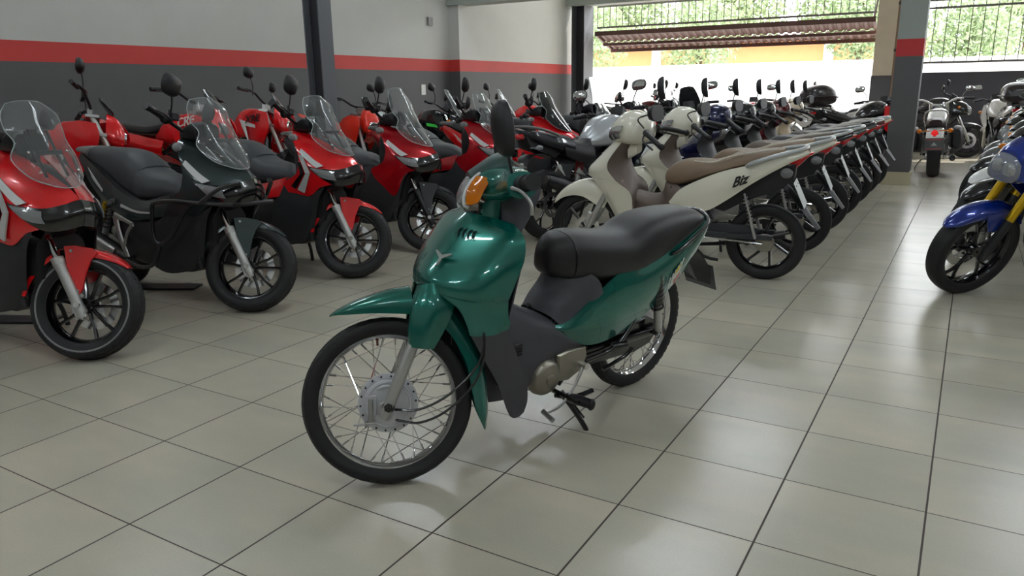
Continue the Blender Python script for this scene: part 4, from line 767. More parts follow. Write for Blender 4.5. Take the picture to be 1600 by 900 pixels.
    mf = obj('muffler', tube([(-0.18, -0.13, 0.20), (-0.34, -0.165, 0.24), (-0.60, -0.185, 0.33), (-0.88, -0.195, 0.43)], [0.022, 0.055, 0.062, 0.052], 20, 3, sy=0.85), blk, r)
    obj('heat_shield', tube([(-0.40, -0.205, 0.275), (-0.60, -0.222, 0.345), (-0.78, -0.225, 0.41)], [0.038, 0.044, 0.036], 14, 3, sy=0.5), alu, mf)
    obj('rear_hugger', patch([[(-0.46, -0.06, 0.50), (-0.46, 0.06, 0.50)], [(-0.62, -0.07, 0.545), (-0.62, 0.07, 0.545)], [(-0.80, -0.07, 0.51), (-0.80, 0.07, 0.51)], [(-0.90, -0.06, 0.42), (-0.90, 0.06, 0.42)]], 3, 0.005), blk, r)
    # dash and windscreen
    obj('instrument_panel', J(loft([ring_yz(0.24, 1.04, 0.09, 0.035, 3.5), ring_yz(0.33, 1.06, 0.095, 0.055, 3.5), ring_yz(0.38, 1.05, 0.08, 0.05, 3.5)], 2), box(0.38, 0.40, -0.02, 0.02, 0.96, 1.12)), blk, r)
    t = tall
    scr = [[(0.352-t*0.3, 0.085, 1.240+t), (0.372-t*0.3, 0.05, 1.252+t), (0.378-t*0.3, 0, 1.255+t)], [(0.388, 0.128, 1.190), (0.412, 0.07, 1.195), (0.418, 0, 1.197)], [(0.418, 0.133, 1.12), (0.450, 0.075, 1.122), (0.460, 0, 1.123)], [(0.468, 0.120, 1.060), (0.492, 0.07, 1.060), (0.503, 0, 1.060)],
           [(0.480, 0.150, 0.985), (0.550, 0.09, 0.980), (0.570, 0, 0.980)], [(0.580, 0.120, 0.900), (0.622, 0.07, 0.905), (0.638, 0, 0.906)], [(0.662, 0.060, 0.862), (0.684, 0.035, 0.855), (0.690, 0, 0.853)]]
    full = [q+[(a, -b, c) for a, b, c in reversed(q[:-1])] for q in scr]
    ws = obj('windscreen', patch(full, 5, 0.004), M_screen(), r, angle=60)
    edge = cr([tuple(q[0]) for q in full], 4)+cr([tuple(p) for p in full[-1]], 4)[1:]+cr([tuple(q[-1]) for q in reversed(full)], 4)[1:]+cr([tuple(p) for p in reversed(full[0])], 4)[1:-1]
    obj('screen_edge', tube(edge, 0.0028, 6, closed=True), mat('frosted_acrylic_edge', (205, 214, 214), 0.3, trans=0.3), ws)
    for s in (-1, 1):
        for x, z in ((0.500, 1.015), (0.585, 0.925)): obj('screen_bolt', ball(x+0.02, s*0.088, z, 0.008, 0.008, 0.008, 8, 6), M_chr(), ws)
    obj('screen_bracket', J(*[tube([(0.43, s*0.05, 1.11), (0.50, s*0.05, 1.0), (0.58, s*0.05, 0.90)], 0.007, 8) for s in (-1, 1)], box(0.50, 0.53, -0.06, 0.06, 1.0, 1.02)), MATT, r)
    obj('side_stand', tube([(0.02, 0.16, 0.24), (0.0, 0.22, 0.10), (-0.02, 0.25, -0.015)], [0.014, 0.012, 0.014], 10, 2), blk, r)
    obj('radiator_grille', J(patch([[(0.56, -0.07, 0.66), (0.58, 0, 0.67), (0.56, 0.07, 0.66)], [(0.44, -0.10, 0.50), (0.45, 0, 0.50), (0.44, 0.10, 0.50)], [(0.38, -0.12, 0.30), (0.39, 0, 0.29), (0.38, 0.12, 0.30)]], 3, 0.01)), blk, r)
    if guards:
        gm = mat('powder_coated_steel', (26, 28, 29), 0.35, coat=0.3)
        for s in (-1, 1):
            obj('crash_bar', tube([(0.70, s*0.10, 0.655), (0.56, s*0.245, 0.67), (0.40, s*0.28, 0.675), (0.22, s*0.27, 0.655), (0.16, s*0.265, 0.62), (0.14, s*0.262, 0.46), (0.20, s*0.262, 0.40), (0.33, s*0.262, 0.47), (0.45, s*0.265, 0.60), (0.52, s*0.25, 0.665)], 0.0125, 12, 5), gm, r)
            obj('crash_bar_lower', tube([(0.20, s*0.262, 0.40), (0.10, s*0.255, 0.27), (-0.05, s*0.245, 0.235), (-0.20, s*0.245, 0.26)], 0.0125, 12, 4), gm, r)
        obj('nose_bar', J(tube([(0.70, -0.10, 0.655), (0.80, -0.09, 0.665), (0.83, 0, 0.67), (0.80, 0.09, 0.665), (0.70, 0.10, 0.655)], 0.0125, 12, 4), tube([(0.58, -0.235, 0.67), (0.70, -0.175, 0.76), (0.775, -0.10, 0.785)], 0.0125, 10, 3), tube([(0.58, 0.235, 0.67), (0.70, 0.175, 0.76), (0.775, 0.10, 0.785)], 0.0125, 10, 3)), gm, r)
    return r
SIL = M_silver()
adv('red adventure scooter with white chevrons and chalk rings on its tyre, leftmost in front row', -3.689, 2.053, RED, RED, RED, SIL, chevron=1, chalk=0.226)
adv('dark green adventure scooter with black crash bars around its nose', -3.640, 3.035, DGREEN, DGREEN, DGREEN, SIL, guards=True)
adv('red adventure scooter with white chevrons parked right beside the dark green one', -3.687, 3.985, RED, RED, RED, SIL, chevron=1)
adv('wine-red adventure scooter with tall clear screen and all-black front mudguard', -3.735, 4.960, WINE, MATT, mat('matt_black_fender', (36, 37, 40), 0.45), mat('black_fork', (26, 26, 28), 0.3, 0.3), tall=0.05, skirt=0.12)
adv('wine-red adventure scooter half hidden behind the green moped mirror', -3.66, 6.05, WINE, WINE, mat('matt_black_fender', (36, 37, 40)), SIL, skirt=0.12)
# ================================================================== step-through mopeds in the slanted row
CREAM = paint('cream_white_paint', (226, 222, 204), 0.0, 0.2, 1.0)
def full_(q): return q+[(a, -b, c) for a, b, c in reversed(q[:-1])]
def sring(x, zt, zb, w_, e=3.2, k0=0.8, n=20):
    out = []
    for i in range(n):
        a = 2*PI*i/n; cc, ss = math.cos(a), math.sin(a); yy = abs(cc)**(2/e)*(1 if cc >= 0 else -1); zz = abs(ss)**(2/e)*(1 if ss >= 0 else -1)
        z = (zt+zb)/2+(zt-zb)/2*zz; k = w_*(k0+(1-k0)*min(1, max(0, (zt-z)/(zt-zb+1e-6)))); out.append((x, yy*k, z))
    return out
def step_moped(label, x, y, col, inner, seatm, hd=186, lean=4, tailc=None, lettering=True, silver_rail=True, steered=0, small=False):
    r = thing('moped', label, 'moped', (x, y, 0), hd, lean)
    blk = M_black(); alu = M_alu()
    TM.append(steer(0.70, 26.5, steered))
    cast_wheel(r, 'front_wheel', 0.625, 0.277, 0.278, 0.066, 0.222, MASK, 6, hub=0.03, style='y', split=False, disc=0.10, disc_side=1, twist=0.5)
    for s in (-1, 1): obj('fork_leg', tube([(0.640, s*0.075, 0.25), (0.615, s*0.075, 0.29), (0.50, s*0.075, 0.50), (0.43, s*0.07, 0.64)], [0.017, 0.021, 0.021, 0.015], 14), M_silver(), r)
    obj('brake_caliper', prism([(0.55, 0.40), (0.60, 0.42), (0.63, 0.36), (0.60, 0.31), (0.56, 0.34)], 0.045, 0.085, bev=0.006), M_silver(), r)
    A = [(0.885, 0.462, 0.010, 0.004), (0.865, 0.505, 0.034, 0.025), (0.81, 0.565, 0.050, 0.055), (0.74, 0.612, 0.060, 0.085), (0.66, 0.640, 0.066, 0.115), (0.58, 0.640, 0.070, 0.14), (0.50, 0.600, 0.072, 0.135), (0.45, 0.52, 0.060, 0.08)]
    rows = []
    for (fx, z, hw, dr) in A:
        n = Vector((fx-0.60, 0, z-0.25)).normalized(); cc = Vector((fx, 0, z)); rows.append([cc+Vector((0, -hw, 0))-n*dr, cc+Vector((0, -hw*0.97, 0))-n*dr*0.5, cc+Vector((0, -hw*0.65, 0))-n*dr*0.08, cc, cc+Vector((0, hw*0.65, 0))-n*dr*0.08, cc+Vector((0, hw*0.97, 0))-n*dr*0.5, cc+Vector((0, hw, 0))-n*dr])
    obj('front_fender', patch(rows, 4, 0.004), col, r)
    # head
    def hr(xx, z0, z1, w_): return sring(xx, z1, z0, w_, 2.6, 0.75)
    hd_ = obj('handlebar_cowl', loft([hr(0.150, 0.945, 1.05, 0.09), hr(0.19, 0.915, 1.105, 0.135), hr(0.27, 0.900, 1.132, 0.165), hr(0.35, 0.905, 1.118, 0.150), hr(0.415, 0.925, 1.06, 0.105), hr(0.45, 0.945, 1.005, 0.05)], 4), col, r, angle=60)
    for s in (-1, 1):
        obj('headlamp', patch([[(0.458, s*0.030, 0.985), (0.40, s*0.105, 1.030), (0.325, s*0.152, 1.045)], [(0.455, s*0.040, 0.955), (0.415, s*0.110, 0.985), (0.345, s*0.160, 1.005)], [(0.435, s*0.045, 0.930), (0.400, s*0.105, 0.940), (0.350, s*0.148, 0.955)]], 3, 0.010), M_refl(), hd_)
        obj('grip', J(tube([(0.16, s*0.14, 0.995), (0.12, s*0.22, 0.985), (0.01, s*0.36, 0.938)], [0.026, 0.018, 0.018], 12, 2), ball(0.0, s*0.368, 0.935, 0.022, 0.012, 0.022, 10, 6)), blk, r)
        obj('lever', tube([(0.17, s*0.17, 0.98), (0.15, s*0.26, 0.955), (0.06, s*0.36, 0.915)], 0.006, 8, 3), blk, r)
        mirror_part(r, (0.17, s*0.17, 1.03), (0.19, s*0.24, 1.10), ((0.06, 0.30, 1.142) if s > 0 else (0.17, -0.31, 1.255)), (0.165 if s > 0 else 0.11), (0.10 if s > 0 else 0.16), 0.05, yaw=(-0.25 if s > 0 else 0.12), pts=([(a, b) for a, b in ANGM] if s > 0 else [(0, 0.5), (0.33, 0.12), (0.30, -0.38), (0, -0.5), (-0.30, -0.38), (-0.33, 0.12)]), glass=(s < 0))
    obj('handlebar_neck', loft([sring(0.245, 0.93, 0.84, 0.07), sring(0.31, 0.93, 0.80, 0.075)], 1), col, r)
    TM.pop()
    up = [[(0.400, 0, 0.935), (0.385, 0.06, 0.930), (0.345, 0.11, 0.925)], [(0.475, 0, 0.872), (0.445, 0.09, 0.862), (0.390, 0.172, 0.855)], [(0.545, 0, 0.802), (0.505, 0.105, 0.795), (0.420, 0.198, 0.790)],
          [(0.608, 0, 0.738), (0.560, 0.105, 0.733), (0.402, 0.206, 0.730)], [(0.618, 0, 0.690), (0.560, 0.10, 0.680), (0.355, 0.208, 0.672)]]
    obj('front_cover', patch([[(a, -b, c) for a, b, c in reversed(q[1:])]+q for q in up], 5, 0.004), col, r, angle=60)
    lo = [[(0.585, 0.060, 0.680), (0.50, 0.135, 0.675), (0.355, 0.208, 0.672)], [(0.535, 0.065, 0.615), (0.44, 0.150, 0.600), (0.255, 0.208, 0.600)], [(0.455, 0.085, 0.505), (0.37, 0.155, 0.50), (0.235, 0.198, 0.50)], [(0.39, 0.095, 0.40), (0.32, 0.148, 0.385), (0.235, 0.178, 0.385)], [(0.325, 0.10, 0.30), (0.28, 0.14, 0.268), (0.240, 0.158, 0.275)]]
    for s in (0, 1):
        g = patch(lo, 5, 0.004); obj('leg_shield', mir(g) if s else g, col, r, angle=60)
    inn = [[(0.343, 0.110, 0.925), (0.28, 0.06, 0.945), (0.27, 0, 0.95)], [(0.416, 0.196, 0.79), (0.34, 0.10, 0.80), (0.31, 0, 0.81)], [(0.375, 0.206, 0.70), (0.30, 0.11, 0.69), (0.28, 0, 0.70)], [(0.250, 0.206, 0.60), (0.24, 0.12, 0.585), (0.25, 0, 0.60)], [(0.235, 0.195, 0.48), (0.25, 0.11, 0.48), (0.255, 0, 0.52)], [(0.24, 0.155, 0.29), (0.26, 0.10, 0.30), (0.265, 0, 0.30)]]
    obj('inner_shield', patch([full_(q) for q in inn], 4, 0.004), inner, r)
    tn = [[(0.27, 0.112, 0.465), (0.27, 0.10, 0.545), (0.27, 0.04, 0.58), (0.27, 0, 0.585)], [(0.15, 0.115, 0.470), (0.14, 0.105, 0.525), (0.14, 0.04, 0.555), (0.14, 0, 0.56)], [(0.05, 0.120, 0.490), (0.04, 0.115, 0.540), (0.065, 0.05, 0.575), (0.07, 0, 0.58)], [(0.0, 0.128, 0.515), (0.0, 0.122, 0.590), (0.038, 0.06, 0.650), (0.04, 0, 0.66)], [(-0.10, 0.13, 0.54), (-0.08, 0.128, 0.62), (-0.02, 0.06, 0.66), (-0.02, 0, 0.67)]]
    obj('floor_tunnel', patch([full_(q) for q in tn], 4, 0.004), inner, r)
    sp = [[(0.0, 0.130, 0.530), (-0.01, 0.133, 0.520), (-0.04, 0.125, 0.508)], [(-0.075, 0.138, 0.620), (-0.09, 0.150, 0.56), (-0.12, 0.138, 0.496)], [(-0.20, 0.140, 0.690), (-0.22, 0.156, 0.60), (-0.25, 0.138, 0.484)], [(-0.36, 0.138, 0.755), (-0.38, 0.156, 0.66), (-0.38, 0.135, 0.560)], [(-0.54, 0.128, 0.800), (-0.55, 0.146, 0.73), (-0.55, 0.130, 0.685)], [(-0.70, 0.110, 0.850), (-0.71, 0.122, 0.81), (-0.72, 0.110, 0.79)], [(-0.86, 0.060, 0.885), (-0.87, 0.066, 0.872), (-0.865, 0.055, 0.862)]]
    sps = []
    for s in (0, 1):
        g = patch(sp, 4, 0.004); sps.append(obj('side_panel', mir(g) if s else g, tailc or col, r, angle=60))
    if lettering:
        m = plane_mx((-0.455, 0.157, 0.690), (-0.93, -0.05, 0.34), (-0.34, 0, 0.93))
        txt(sps[0], 'Biz', M_black(), m, 'decal_lettering', 0.082, 0.004, 0.75, 0.0022)
    obj('seat', loft([sring(0.052, 0.705, 0.668, 0.045), sring(0.035, 0.735, 0.652, 0.085), sring(-0.01, 0.775, 0.640, 0.112), sring(-0.07, 0.802, 0.638, 0.128), sring(-0.17, 0.812, 0.668, 0.138), sring(-0.28, 0.806, 0.712, 0.142), sring(-0.37, 0.830, 0.742, 0.142), sring(-0.43, 0.858, 0.760, 0.140), sring(-0.55, 0.876, 0.795, 0.130), sring(-0.66, 0.888, 0.838, 0.110), sring(-0.72, 0.892, 0.868, 0.07)], 4), seatm, r)
    obj('seat_piping', tube([(-0.16, 0.110, 0.812), (-0.28, 0.113, 0.806), (-0.40, 0.112, 0.848), (-0.55, 0.102, 0.877), (-0.68, 0.08, 0.893)], 0.004, 6, 3), mat('cream_piping', (206, 200, 184), 0.5), r)
    rl = mat('silver_rail_paint', (186, 190, 190), 0.3, 0.5) if silver_rail else M_blkpaint()
    obj('grab_rail', tube([(-0.50, 0.150, 0.790), (-0.55, 0.158, 0.815), (-0.70, 0.145, 0.865), (-0.82, 0.09, 0.893), (-0.85, 0, 0.900), (-0.82, -0.09, 0.893), (-0.70, -0.145, 0.865), (-0.55, -0.158, 0.815), (-0.50, -0.150, 0.790)], [0.011, 0.016, 0.015, 0.013, 0.013, 0.013, 0.015, 0.016, 0.011], 10, 4, sy=1.2), rl, r)
    obj('tail_lamp', loft([sring(-0.735, 0.835, 0.775, 0.06), sring(-0.79, 0.852, 0.760, 0.075), sring(-0.86, 0.866, 0.835, 0.055), sring(-0.895, 0.870, 0.860, 0.03)], 2), M_red_l(), r)
    for s in (-1, 1): obj('turn_signal', ball(-0.745, s*0.105, 0.745, 0.040, 0.032, 0.034, 14, 8), M_lens(), r)
    obj('seat_base', loft([ring_yz(0.0, 0.60, 0.11, 0.05, 3), ring_yz(-0.2, 0.60, 0.12, 0.08, 3), ring_yz(-0.45, 0.70, 0.11, 0.07, 3), ring_yz(-0.72, 0.80, 0.08, 0.05, 3)], 3), blk, r)
    obj('undertail', prism([(-0.26, 0.50), (-0.45, 0.62), (-0.70, 0.795), (-0.80, 0.80), (-0.79, 0.70), (-0.70, 0.62), (-0.52, 0.56), (-0.36, 0.47)], -0.085, 0.085, bev=0.01), blk, r)
    obj('rear_fender', patch([[(-0.30, -0.075, 0.50), (-0.30, 0, 0.52), (-0.30, 0.075, 0.50)], [(-0.50, -0.075, 0.60), (-0.50, 0, 0.62), (-0.50, 0.075, 0.60)], [(-0.70, -0.075, 0.65), (-0.71, 0, 0.67), (-0.70, 0.075, 0.65)], [(-0.79, -0.075, 0.57), (-0.81, 0, 0.58), (-0.79, 0.075, 0.57)], [(-0.87, -0.07, 0.47), (-0.89, 0, 0.48), (-0.87, 0.07, 0.47)], [(-0.95, -0.055, 0.37), (-0.965, 0, 0.375), (-0.95, 0.055, 0.37)]], 4, 0.005), blk, r)
    pm = plane_mx((-0.830, 0, 0.600), (0, -1, 0), (0.42, 0, 0.91))
    pl = obj('number_plate', xf(box(-0.10, 0.10, -0.09, 0.09, -0.0015, 0.0015), pm), M_plate(), r, flat=True)
    obj('plate_bolt', xf(J(*[lathe([(0.0, 0.004), (0.006, 0.004), (0.006, 0)], 10, 'z', s*0.05, 0.06, 0) for s in (-1, 1)]), pm), M_steel(), pl)
    cast_wheel(r, 'rear_wheel', -0.63, 0.259, 0.260, 0.084, 0.186, MASK, 7, hub=0.045, style='y', split=False, twist=0.6)
    obj('brake_drum', lathe([(0.0, 0.060), (0.03, 0.062), (0.055, 0.058), (0.062, 0.045), (0.062, 0.02)], 30, 'y', -0.63, 0, 0.259), mat('brushed_alloy', (150, 145, 134)), r)
    for s in (-1, 1):
        obj('swingarm', box(-0.68, -0.20, s*0.078-0.012, s*0.078+0.012, 0.29, 0.325), MATT, r, bevel=0.004)
        shock(r, (-0.495, s*0.115, 0.60), (-0.575, s*0.115, 0.310), 0.015, M_silver(), lower=M_silver())
    obj('chain_case', prism([(-0.15, 0.380), (-0.52, 0.385), (-0.60, 0.355), (-0.58, 0.325), (-0.15, 0.325)], 0.052, 0.066, bev=0.003), MATT, r)
    obj('engine', J(loft([ring_yz(-0.20, 0.33, 0.08, 0.07, 4), ring_yz(-0.05, 0.31, 0.10, 0.09, 4), ring_yz(0.10, 0.29, 0.09, 0.08, 4)], 2), tube([(0.08, 0, 0.31), (0.24, 0, 0.31)], 0.055, 14), lathe([(0, 0.12), (0.05, 0.12), (0.07, 0.10), (0.075, 0.05)], 28, 'y', 0.03, 0, 0.29)), alu, r)
    obj('frame_cover', prism([(0.26, 0.47), (0.05, 0.50), (-0.25, 0.50), (-0.30, 0.42), (-0.10, 0.38), (0.05, 0.36), (0.24, 0.36)], -0.10, 0.10, bev=0.01), blk, r)
    obj('muffler', tube([(0.10, -0.09, 0.17), (-0.28, -0.125, 0.19), (-0.45, -0.14, 0.225), (-0.74, -0.15, 0.28)], [0.012, 0.014, 0.030, 0.030], 16, 3), MATT, r)
    obj('footrest_bar', tube([(-0.02, -0.24, 0.20), (-0.02, 0.24, 0.20)], 0.012, 10), blk, r)
    obj('kick_linkage', tube([(-0.10, 0.10, 0.30), (-0.40, 0.108, 0.285), (-0.62, 0.085, 0.265)], 0.007, 8), M_chr(), r)
    obj('side_stand', tube([(-0.05, 0.11, 0.22), (-0.08, 0.17, 0.10), (-0.10, 0.205, -0.012)], [0.012, 0.010, 0.012], 8, 2), blk, r)
    obj('centre_stand', both(tube([(-0.10, 0.07, 0.22), (-0.20, 0.10, 0.10), (-0.30, 0.13, 0.07)], 0.012, 8, 2)), blk, r)
    return r
BROWN = mat('brown_plastic', (98, 84, 76), 0.45, nscale=400, bump=0.2); TAN = mat('tan_seat_vinyl', (124, 104, 84), 0.5, nscale=500, bump=0.2)
DSEAT = M_seat()
bx, by = -1.7455, 5.163
NAVY = paint('navy_paint', (22, 26, 66), 0.3, 0.25, 0.9); BLK = paint('black_metallic_paint', (18, 18, 22), 0.3, 0.25, 0.9); GRY = paint('graphite_paint', (88, 90, 90), 0.4, 0.3, 0.8); CRM2 = paint('warm_cream_paint', (222, 206, 176), 0.0, 0.25, 0.9); MAR = paint('maroon_paint', (92, 16, 22), 0.3, 0.25, 0.9)
step_moped('cream white moped with tan seat, nearest of the slanted row behind the green moped', bx, by, CREAM, BROWN, TAN)
step_moped('cream white moped with tan seat parked just behind the nearest white one', bx+0.01, by+1.0, CREAM, BROWN, TAN, lettering=False)
step_moped('navy blue moped with brown seat parked third in the slanted row', bx, by+2.0, NAVY, mat('dark_plastic', (38, 38, 40), 0.45), mat('brown_seat_vinyl', (92, 78, 66), 0.5), lettering=False, tailc=BLK)
step_moped('black moped with dark seat between the navy moped and the maroon one', bx, by+2.9, BLK, M_black(), DSEAT, lettering=False, tailc=GRY)
step_moped('graphite moped with pale tail panel, third from the far end of the slanted row', bx, by+3.8, BLK, M_black(), mat('grey_brown_seat', (84, 78, 74), 0.5), lettering=False, tailc=GRY, silver_rail=False)
step_moped('maroon moped with dark seat beside the cream moped at the far end', bx, by+4.6, MAR, M_black(), DSEAT, lettering=False, tailc=MAR)
step_moped('warm cream moped last in the slanted row, close to the banded column', bx, by+5.4, CRM2, mat('beige_plastic', (190, 170, 140), 0.5), DSEAT, lettering=False)
# ================================================================== motorcycles: street bikes, trail bikes and a cruiser
def street(label, x, y, hd, tank, fend=None, fork=None, shroud=None, steered=0, lean=4, screen=None, topcase=False, wheel=None, seat=None, lamp=True, tall=0.0, carrier=False, shell=None, plate=False, mirrors=True, round_lamp=False, by_front=None, knob=0, decal=None, side_rear=None):
    xw, R, rake = 0.68, 0.297, 25
    T = steer(xw+0.09, rake, steered)
    if by_front:
        c = (Matrix.Rotation(rad(hd), 4, 'Z') @ Matrix.Rotation(-rad(lean), 4, 'X')) @ (T @ Vector((xw, 0, R))); x, y = x-c.x, y-c.y
    r = thing('motorcycle', label, 'motorcycle', (x, y, 0), hd, lean)
    blk = M_black(); alu = M_alu(); fend = fend or tank; fork = fork or M_silver(); shroud = shroud or tank; wheel = wheel or MASK
    bb = M_blkpaint()
    TM.append(T)
    cast_wheel(r, 'front_wheel', xw, R, 0.298, 0.112, 0.222, wheel, 5, hub=0.035, style='y', disc=0.14, disc_side=-1, blocks=knob)
    for s in (-1, 1):
        f = obj('fork_leg', J(tube([(0.70, s*0.095, 0.27), (0.675, s*0.095, 0.33), (0.585, s*0.095, 0.52)], [0.020, 0.028, 0.027], 16)), blk if fork is M_gold() else fork, r)
        obj('fork_tube', rod((0.59, s*0.095, 0.51), (0.37, s*0.095, 0.985), 0.026 if fork is M_gold() else 0.020, 16), fork if fork is M_gold() else M_chr(), f)
    obj('brake_caliper', prism([(0.57, 0.40), (0.62, 0.44), (0.66, 0.38), (0.63, 0.33), (0.58, 0.34)], -0.105, -0.062, bev=0.006), blk, r)
    A = [(0.945, 0.500, 0.014, 0.006), (0.915, 0.535, 0.048, 0.035), (0.85, 0.580, 0.064, 0.055), (0.77, 0.610, 0.070, 0.070), (0.67, 0.620, 0.074, 0.090), (0.56, 0.598, 0.074, 0.080), (0.47, 0.54, 0.066, 0.05), (0.42, 0.47, 0.05, 0.03)]
    rows = []
    for (fx, z, hw, dr) in A:
        n = Vector((fx-xw, 0, z-R)).normalized(); cc = Vector((fx, 0, z)); rows.append([cc+Vector((0, -hw, 0))-n*dr, cc+Vector((0, -hw*0.95, 0))-n*dr*0.45, cc, cc+Vector((0, hw*0.95, 0))-n*dr*0.45, cc+Vector((0, hw, 0))-n*dr])
    fd = obj('front_fender', patch(rows, 4, 0.004), fend, r)
    obj('fender_stay', J(*[prism([(0.60, 0.58), (0.74, 0.575), (0.70, 0.46), (0.62, 0.46)], s*0.076, s*0.084) for s in (-1, 1)]), fend, fd)
    obj('handlebar', tube([(0.20, -0.38, 1.06), (0.26, -0.24, 1.075), (0.34, -0.10, 1.03), (0.34, 0.10, 1.03), (0.26, 0.24, 1.075), (0.20, 0.38, 1.06)], 0.0115, 10, 4), blk, r)
    obj('triple_clamp', J(box(0.33, 0.43, -0.12, 0.12, 0.96, 0.985), box(0.38, 0.48, -0.12, 0.12, 0.80, 0.83)), blk, r, bevel=0.004)
    for s in (-1, 1):
        obj('grip', rod((0.235, s*0.26, 1.07), (0.198, s*0.395, 1.06), 0.018, 12), blk, r)
        obj('lever', tube([(0.285, s*0.21, 1.065), (0.30, s*0.25, 1.06), (0.255, s*0.375, 1.05)], 0.0065, 8, 3), blk, r)
        if mirrors: mirror_part(r, (0.26, s*0.21, 1.08), (0.27, s*0.24, 1.17), (0.24, s*0.32, 1.265), 0.155, 0.095, 0.045, yaw=s*0.15, pts=[(a*s, b) for a, b in ANGM][::s], rake=0.12)
        obj('turn_signal', J(rod((0.47, s*0.10, 0.86), (0.47, s*0.18, 0.86), 0.007, 8), ball(0.47, s*0.20, 0.86, 0.026, 0.030, 0.020, 12, 8)), M_amber(), r)
    if round_lamp: obj('headlamp', J(lathe([(0.0, 0.66), (0.06, 0.655), (0.085, 0.635)], 28, 'x', 0, 0, 0.86)), M_refl(), r); obj('headlamp_shell', lathe([(0.088, 0.64), (0.088, 0.60), (0.07, 0.53), (0.0, 0.51)], 28, 'x', 0, 0, 0.86), M_chr(), r)
    elif lamp:
        sh = shell or shroud
        obj('headlamp_cowl', loft([sring(0.44, 1.00, 0.80, 0.12, 3, 0.8), sring(0.52, 0.99, 0.76, 0.135, 3, 0.8), sring(0.60, 0.955, 0.745, 0.125, 3, 0.75), sring(0.635, 0.93, 0.755, 0.10, 3, 0.7)], 3), sh, r, angle=45)
        h = obj('headlamp', loft([sring(0.625, 0.915, 0.755, 0.105, 3, 0.8), sring(0.662, 0.90, 0.755, 0.098, 3, 0.8), sring(0.690, 0.87, 0.765, 0.07, 3, 0.8)], 2), M_lens(), r)
        obj('reflector', J(loft([sring(0.618, 0.90, 0.765, 0.095, 3), sring(0.624, 0.90, 0.765, 0.095, 3)], 1), ball(0.64, 0.035, 0.83, 0.02, 0.035, 0.035, 12, 8), ball(0.64, -0.035, 0.83, 0.02, 0.035, 0.035, 12, 8)), M_refl(), h)
        obj('visor', loft([sring(0.52, 1.01, 0.955, 0.075, 2.6), sring(0.42, 1.085, 1.03, 0.07, 2.6), sring(0.38, 1.10, 1.06, 0.05, 2.6)], 2), MASK, r)
    obj('instrument_panel', prism([(0.40, 1.00), (0.44, 1.07), (0.36, 1.12), (0.33, 1.04)], -0.065, 0.065, bev=0.008), blk, r)
    if screen:
        sc_ = [[(0.34-tall*0.3, 0.08, 1.28+tall), (0.36-tall*0.3, 0, 1.295+tall)], [(0.44, 0.125, 1.14), (0.47, 0, 1.15)], [(0.52, 0.13, 1.02), (0.575, 0, 1.02)], [(0.58, 0.10, 0.94), (0.63, 0, 0.93)]]
        w = obj('windscreen', patch([full_(q) for q in sc_], 5, 0.004), screen, r)
        P = [q[0] for q in sc_]; obj('screen_edge', tube([(a, -b, c) for a, b, c in reversed(P)]+P, 0.0032, 6, 4) if False else tube([(P[3][0], -P[3][1], P[3][2]), (P[2][0], -P[2][1], P[2][2]), (P[1][0], -P[1][1], P[1][2]), (P[0][0], -P[0][1], P[0][2]), sc_[0][1], P[0], P[1], P[2], P[3]], 0.0032, 6, 4), mat('frosted_acrylic_edge', (205, 214, 214)), w)
    TM.pop()
    tk = [[(0.36, 0.10, 0.96), (0.34, 0, 0.985)], [(0.26, 0.135, 0.985), (0.26, 0.08, 1.035), (0.26, 0, 1.05)]]
    def tr(xx, zt, zb, w_, wt): 
        out = []
        for a_, b_ in ((0, zt), (wt*0.7, zt-0.008), (wt, zt-0.05), (w_, (zt+zb)/2), (w_*0.9, zb+0.03), (w_*0.5, zb)): out.append((xx, a_, b_))
        return out+[(xx, -b, c) for (xx, b, c) in reversed(out[1:])]
    obj('fuel_tank', loft([tr(0.40, 0.965, 0.80, 0.06, 0.05), tr(0.36, 1.005, 0.78, 0.11, 0.09), tr(0.24, 1.045, 0.76, 0.165, 0.12), tr(0.08, 1.035, 0.76, 0.165, 0.115), tr(-0.06, 0.965, 0.76, 0.13, 0.085), tr(-0.15, 0.88, 0.76, 0.09, 0.05)], 4, kr=2), tank, r, angle=50)
    for s in (0, 1):
        g = patch([[(0.50, 0.175, 0.88), (0.36, 0.185, 0.95), (0.20, 0.175, 0.97)], [(0.54, 0.195, 0.78), (0.38, 0.205, 0.82), (0.18, 0.185, 0.84)], [(0.47, 0.185, 0.67), (0.34, 0.195, 0.68), (0.16, 0.175, 0.73)], [(0.38, 0.165, 0.58), (0.30, 0.17, 0.57), (0.20, 0.16, 0.64)]], 4, 0.006)
        sdp = obj('tank_shroud', mir(g) if s else g, shroud, r, angle=45)
        if decal: obj('shroud_decal', (mir if s else (lambda q: q))(prism([(0.20, 0.86), (0.36, 0.84), (0.40, 0.80), (0.22, 0.82)], 0.205, 0.212)), decal, sdp)
        g = patch([[(-0.15, 0.11, 0.78), (-0.16, 0.135, 0.70), (-0.10, 0.12, 0.62)], [(-0.35, 0.12, 0.79), (-0.33, 0.145, 0.71), (-0.28, 0.125, 0.63)], [(-0.55, 0.12, 0.83), (-0.55, 0.135, 0.77), (-0.52, 0.12, 0.71)]], 3, 0.006)
        obj('side_cover', mir(g) if s else g, blk, r)
        g = patch([[(-0.42, 0.12, 0.82), (-0.42, 0.140, 0.77), (-0.44, 0.12, 0.73)], [(-0.66, 0.115, 0.88), (-0.66, 0.130, 0.83), (-0.66, 0.11, 0.79)], [(-0.88, 0.085, 0.93), (-0.88, 0.090, 0.89), (-0.86, 0.075, 0.86)], [(-1.0, 0.03, 0.95), (-1.0, 0.03, 0.93), (-0.98, 0.03, 0.90)]], 4, 0.006)
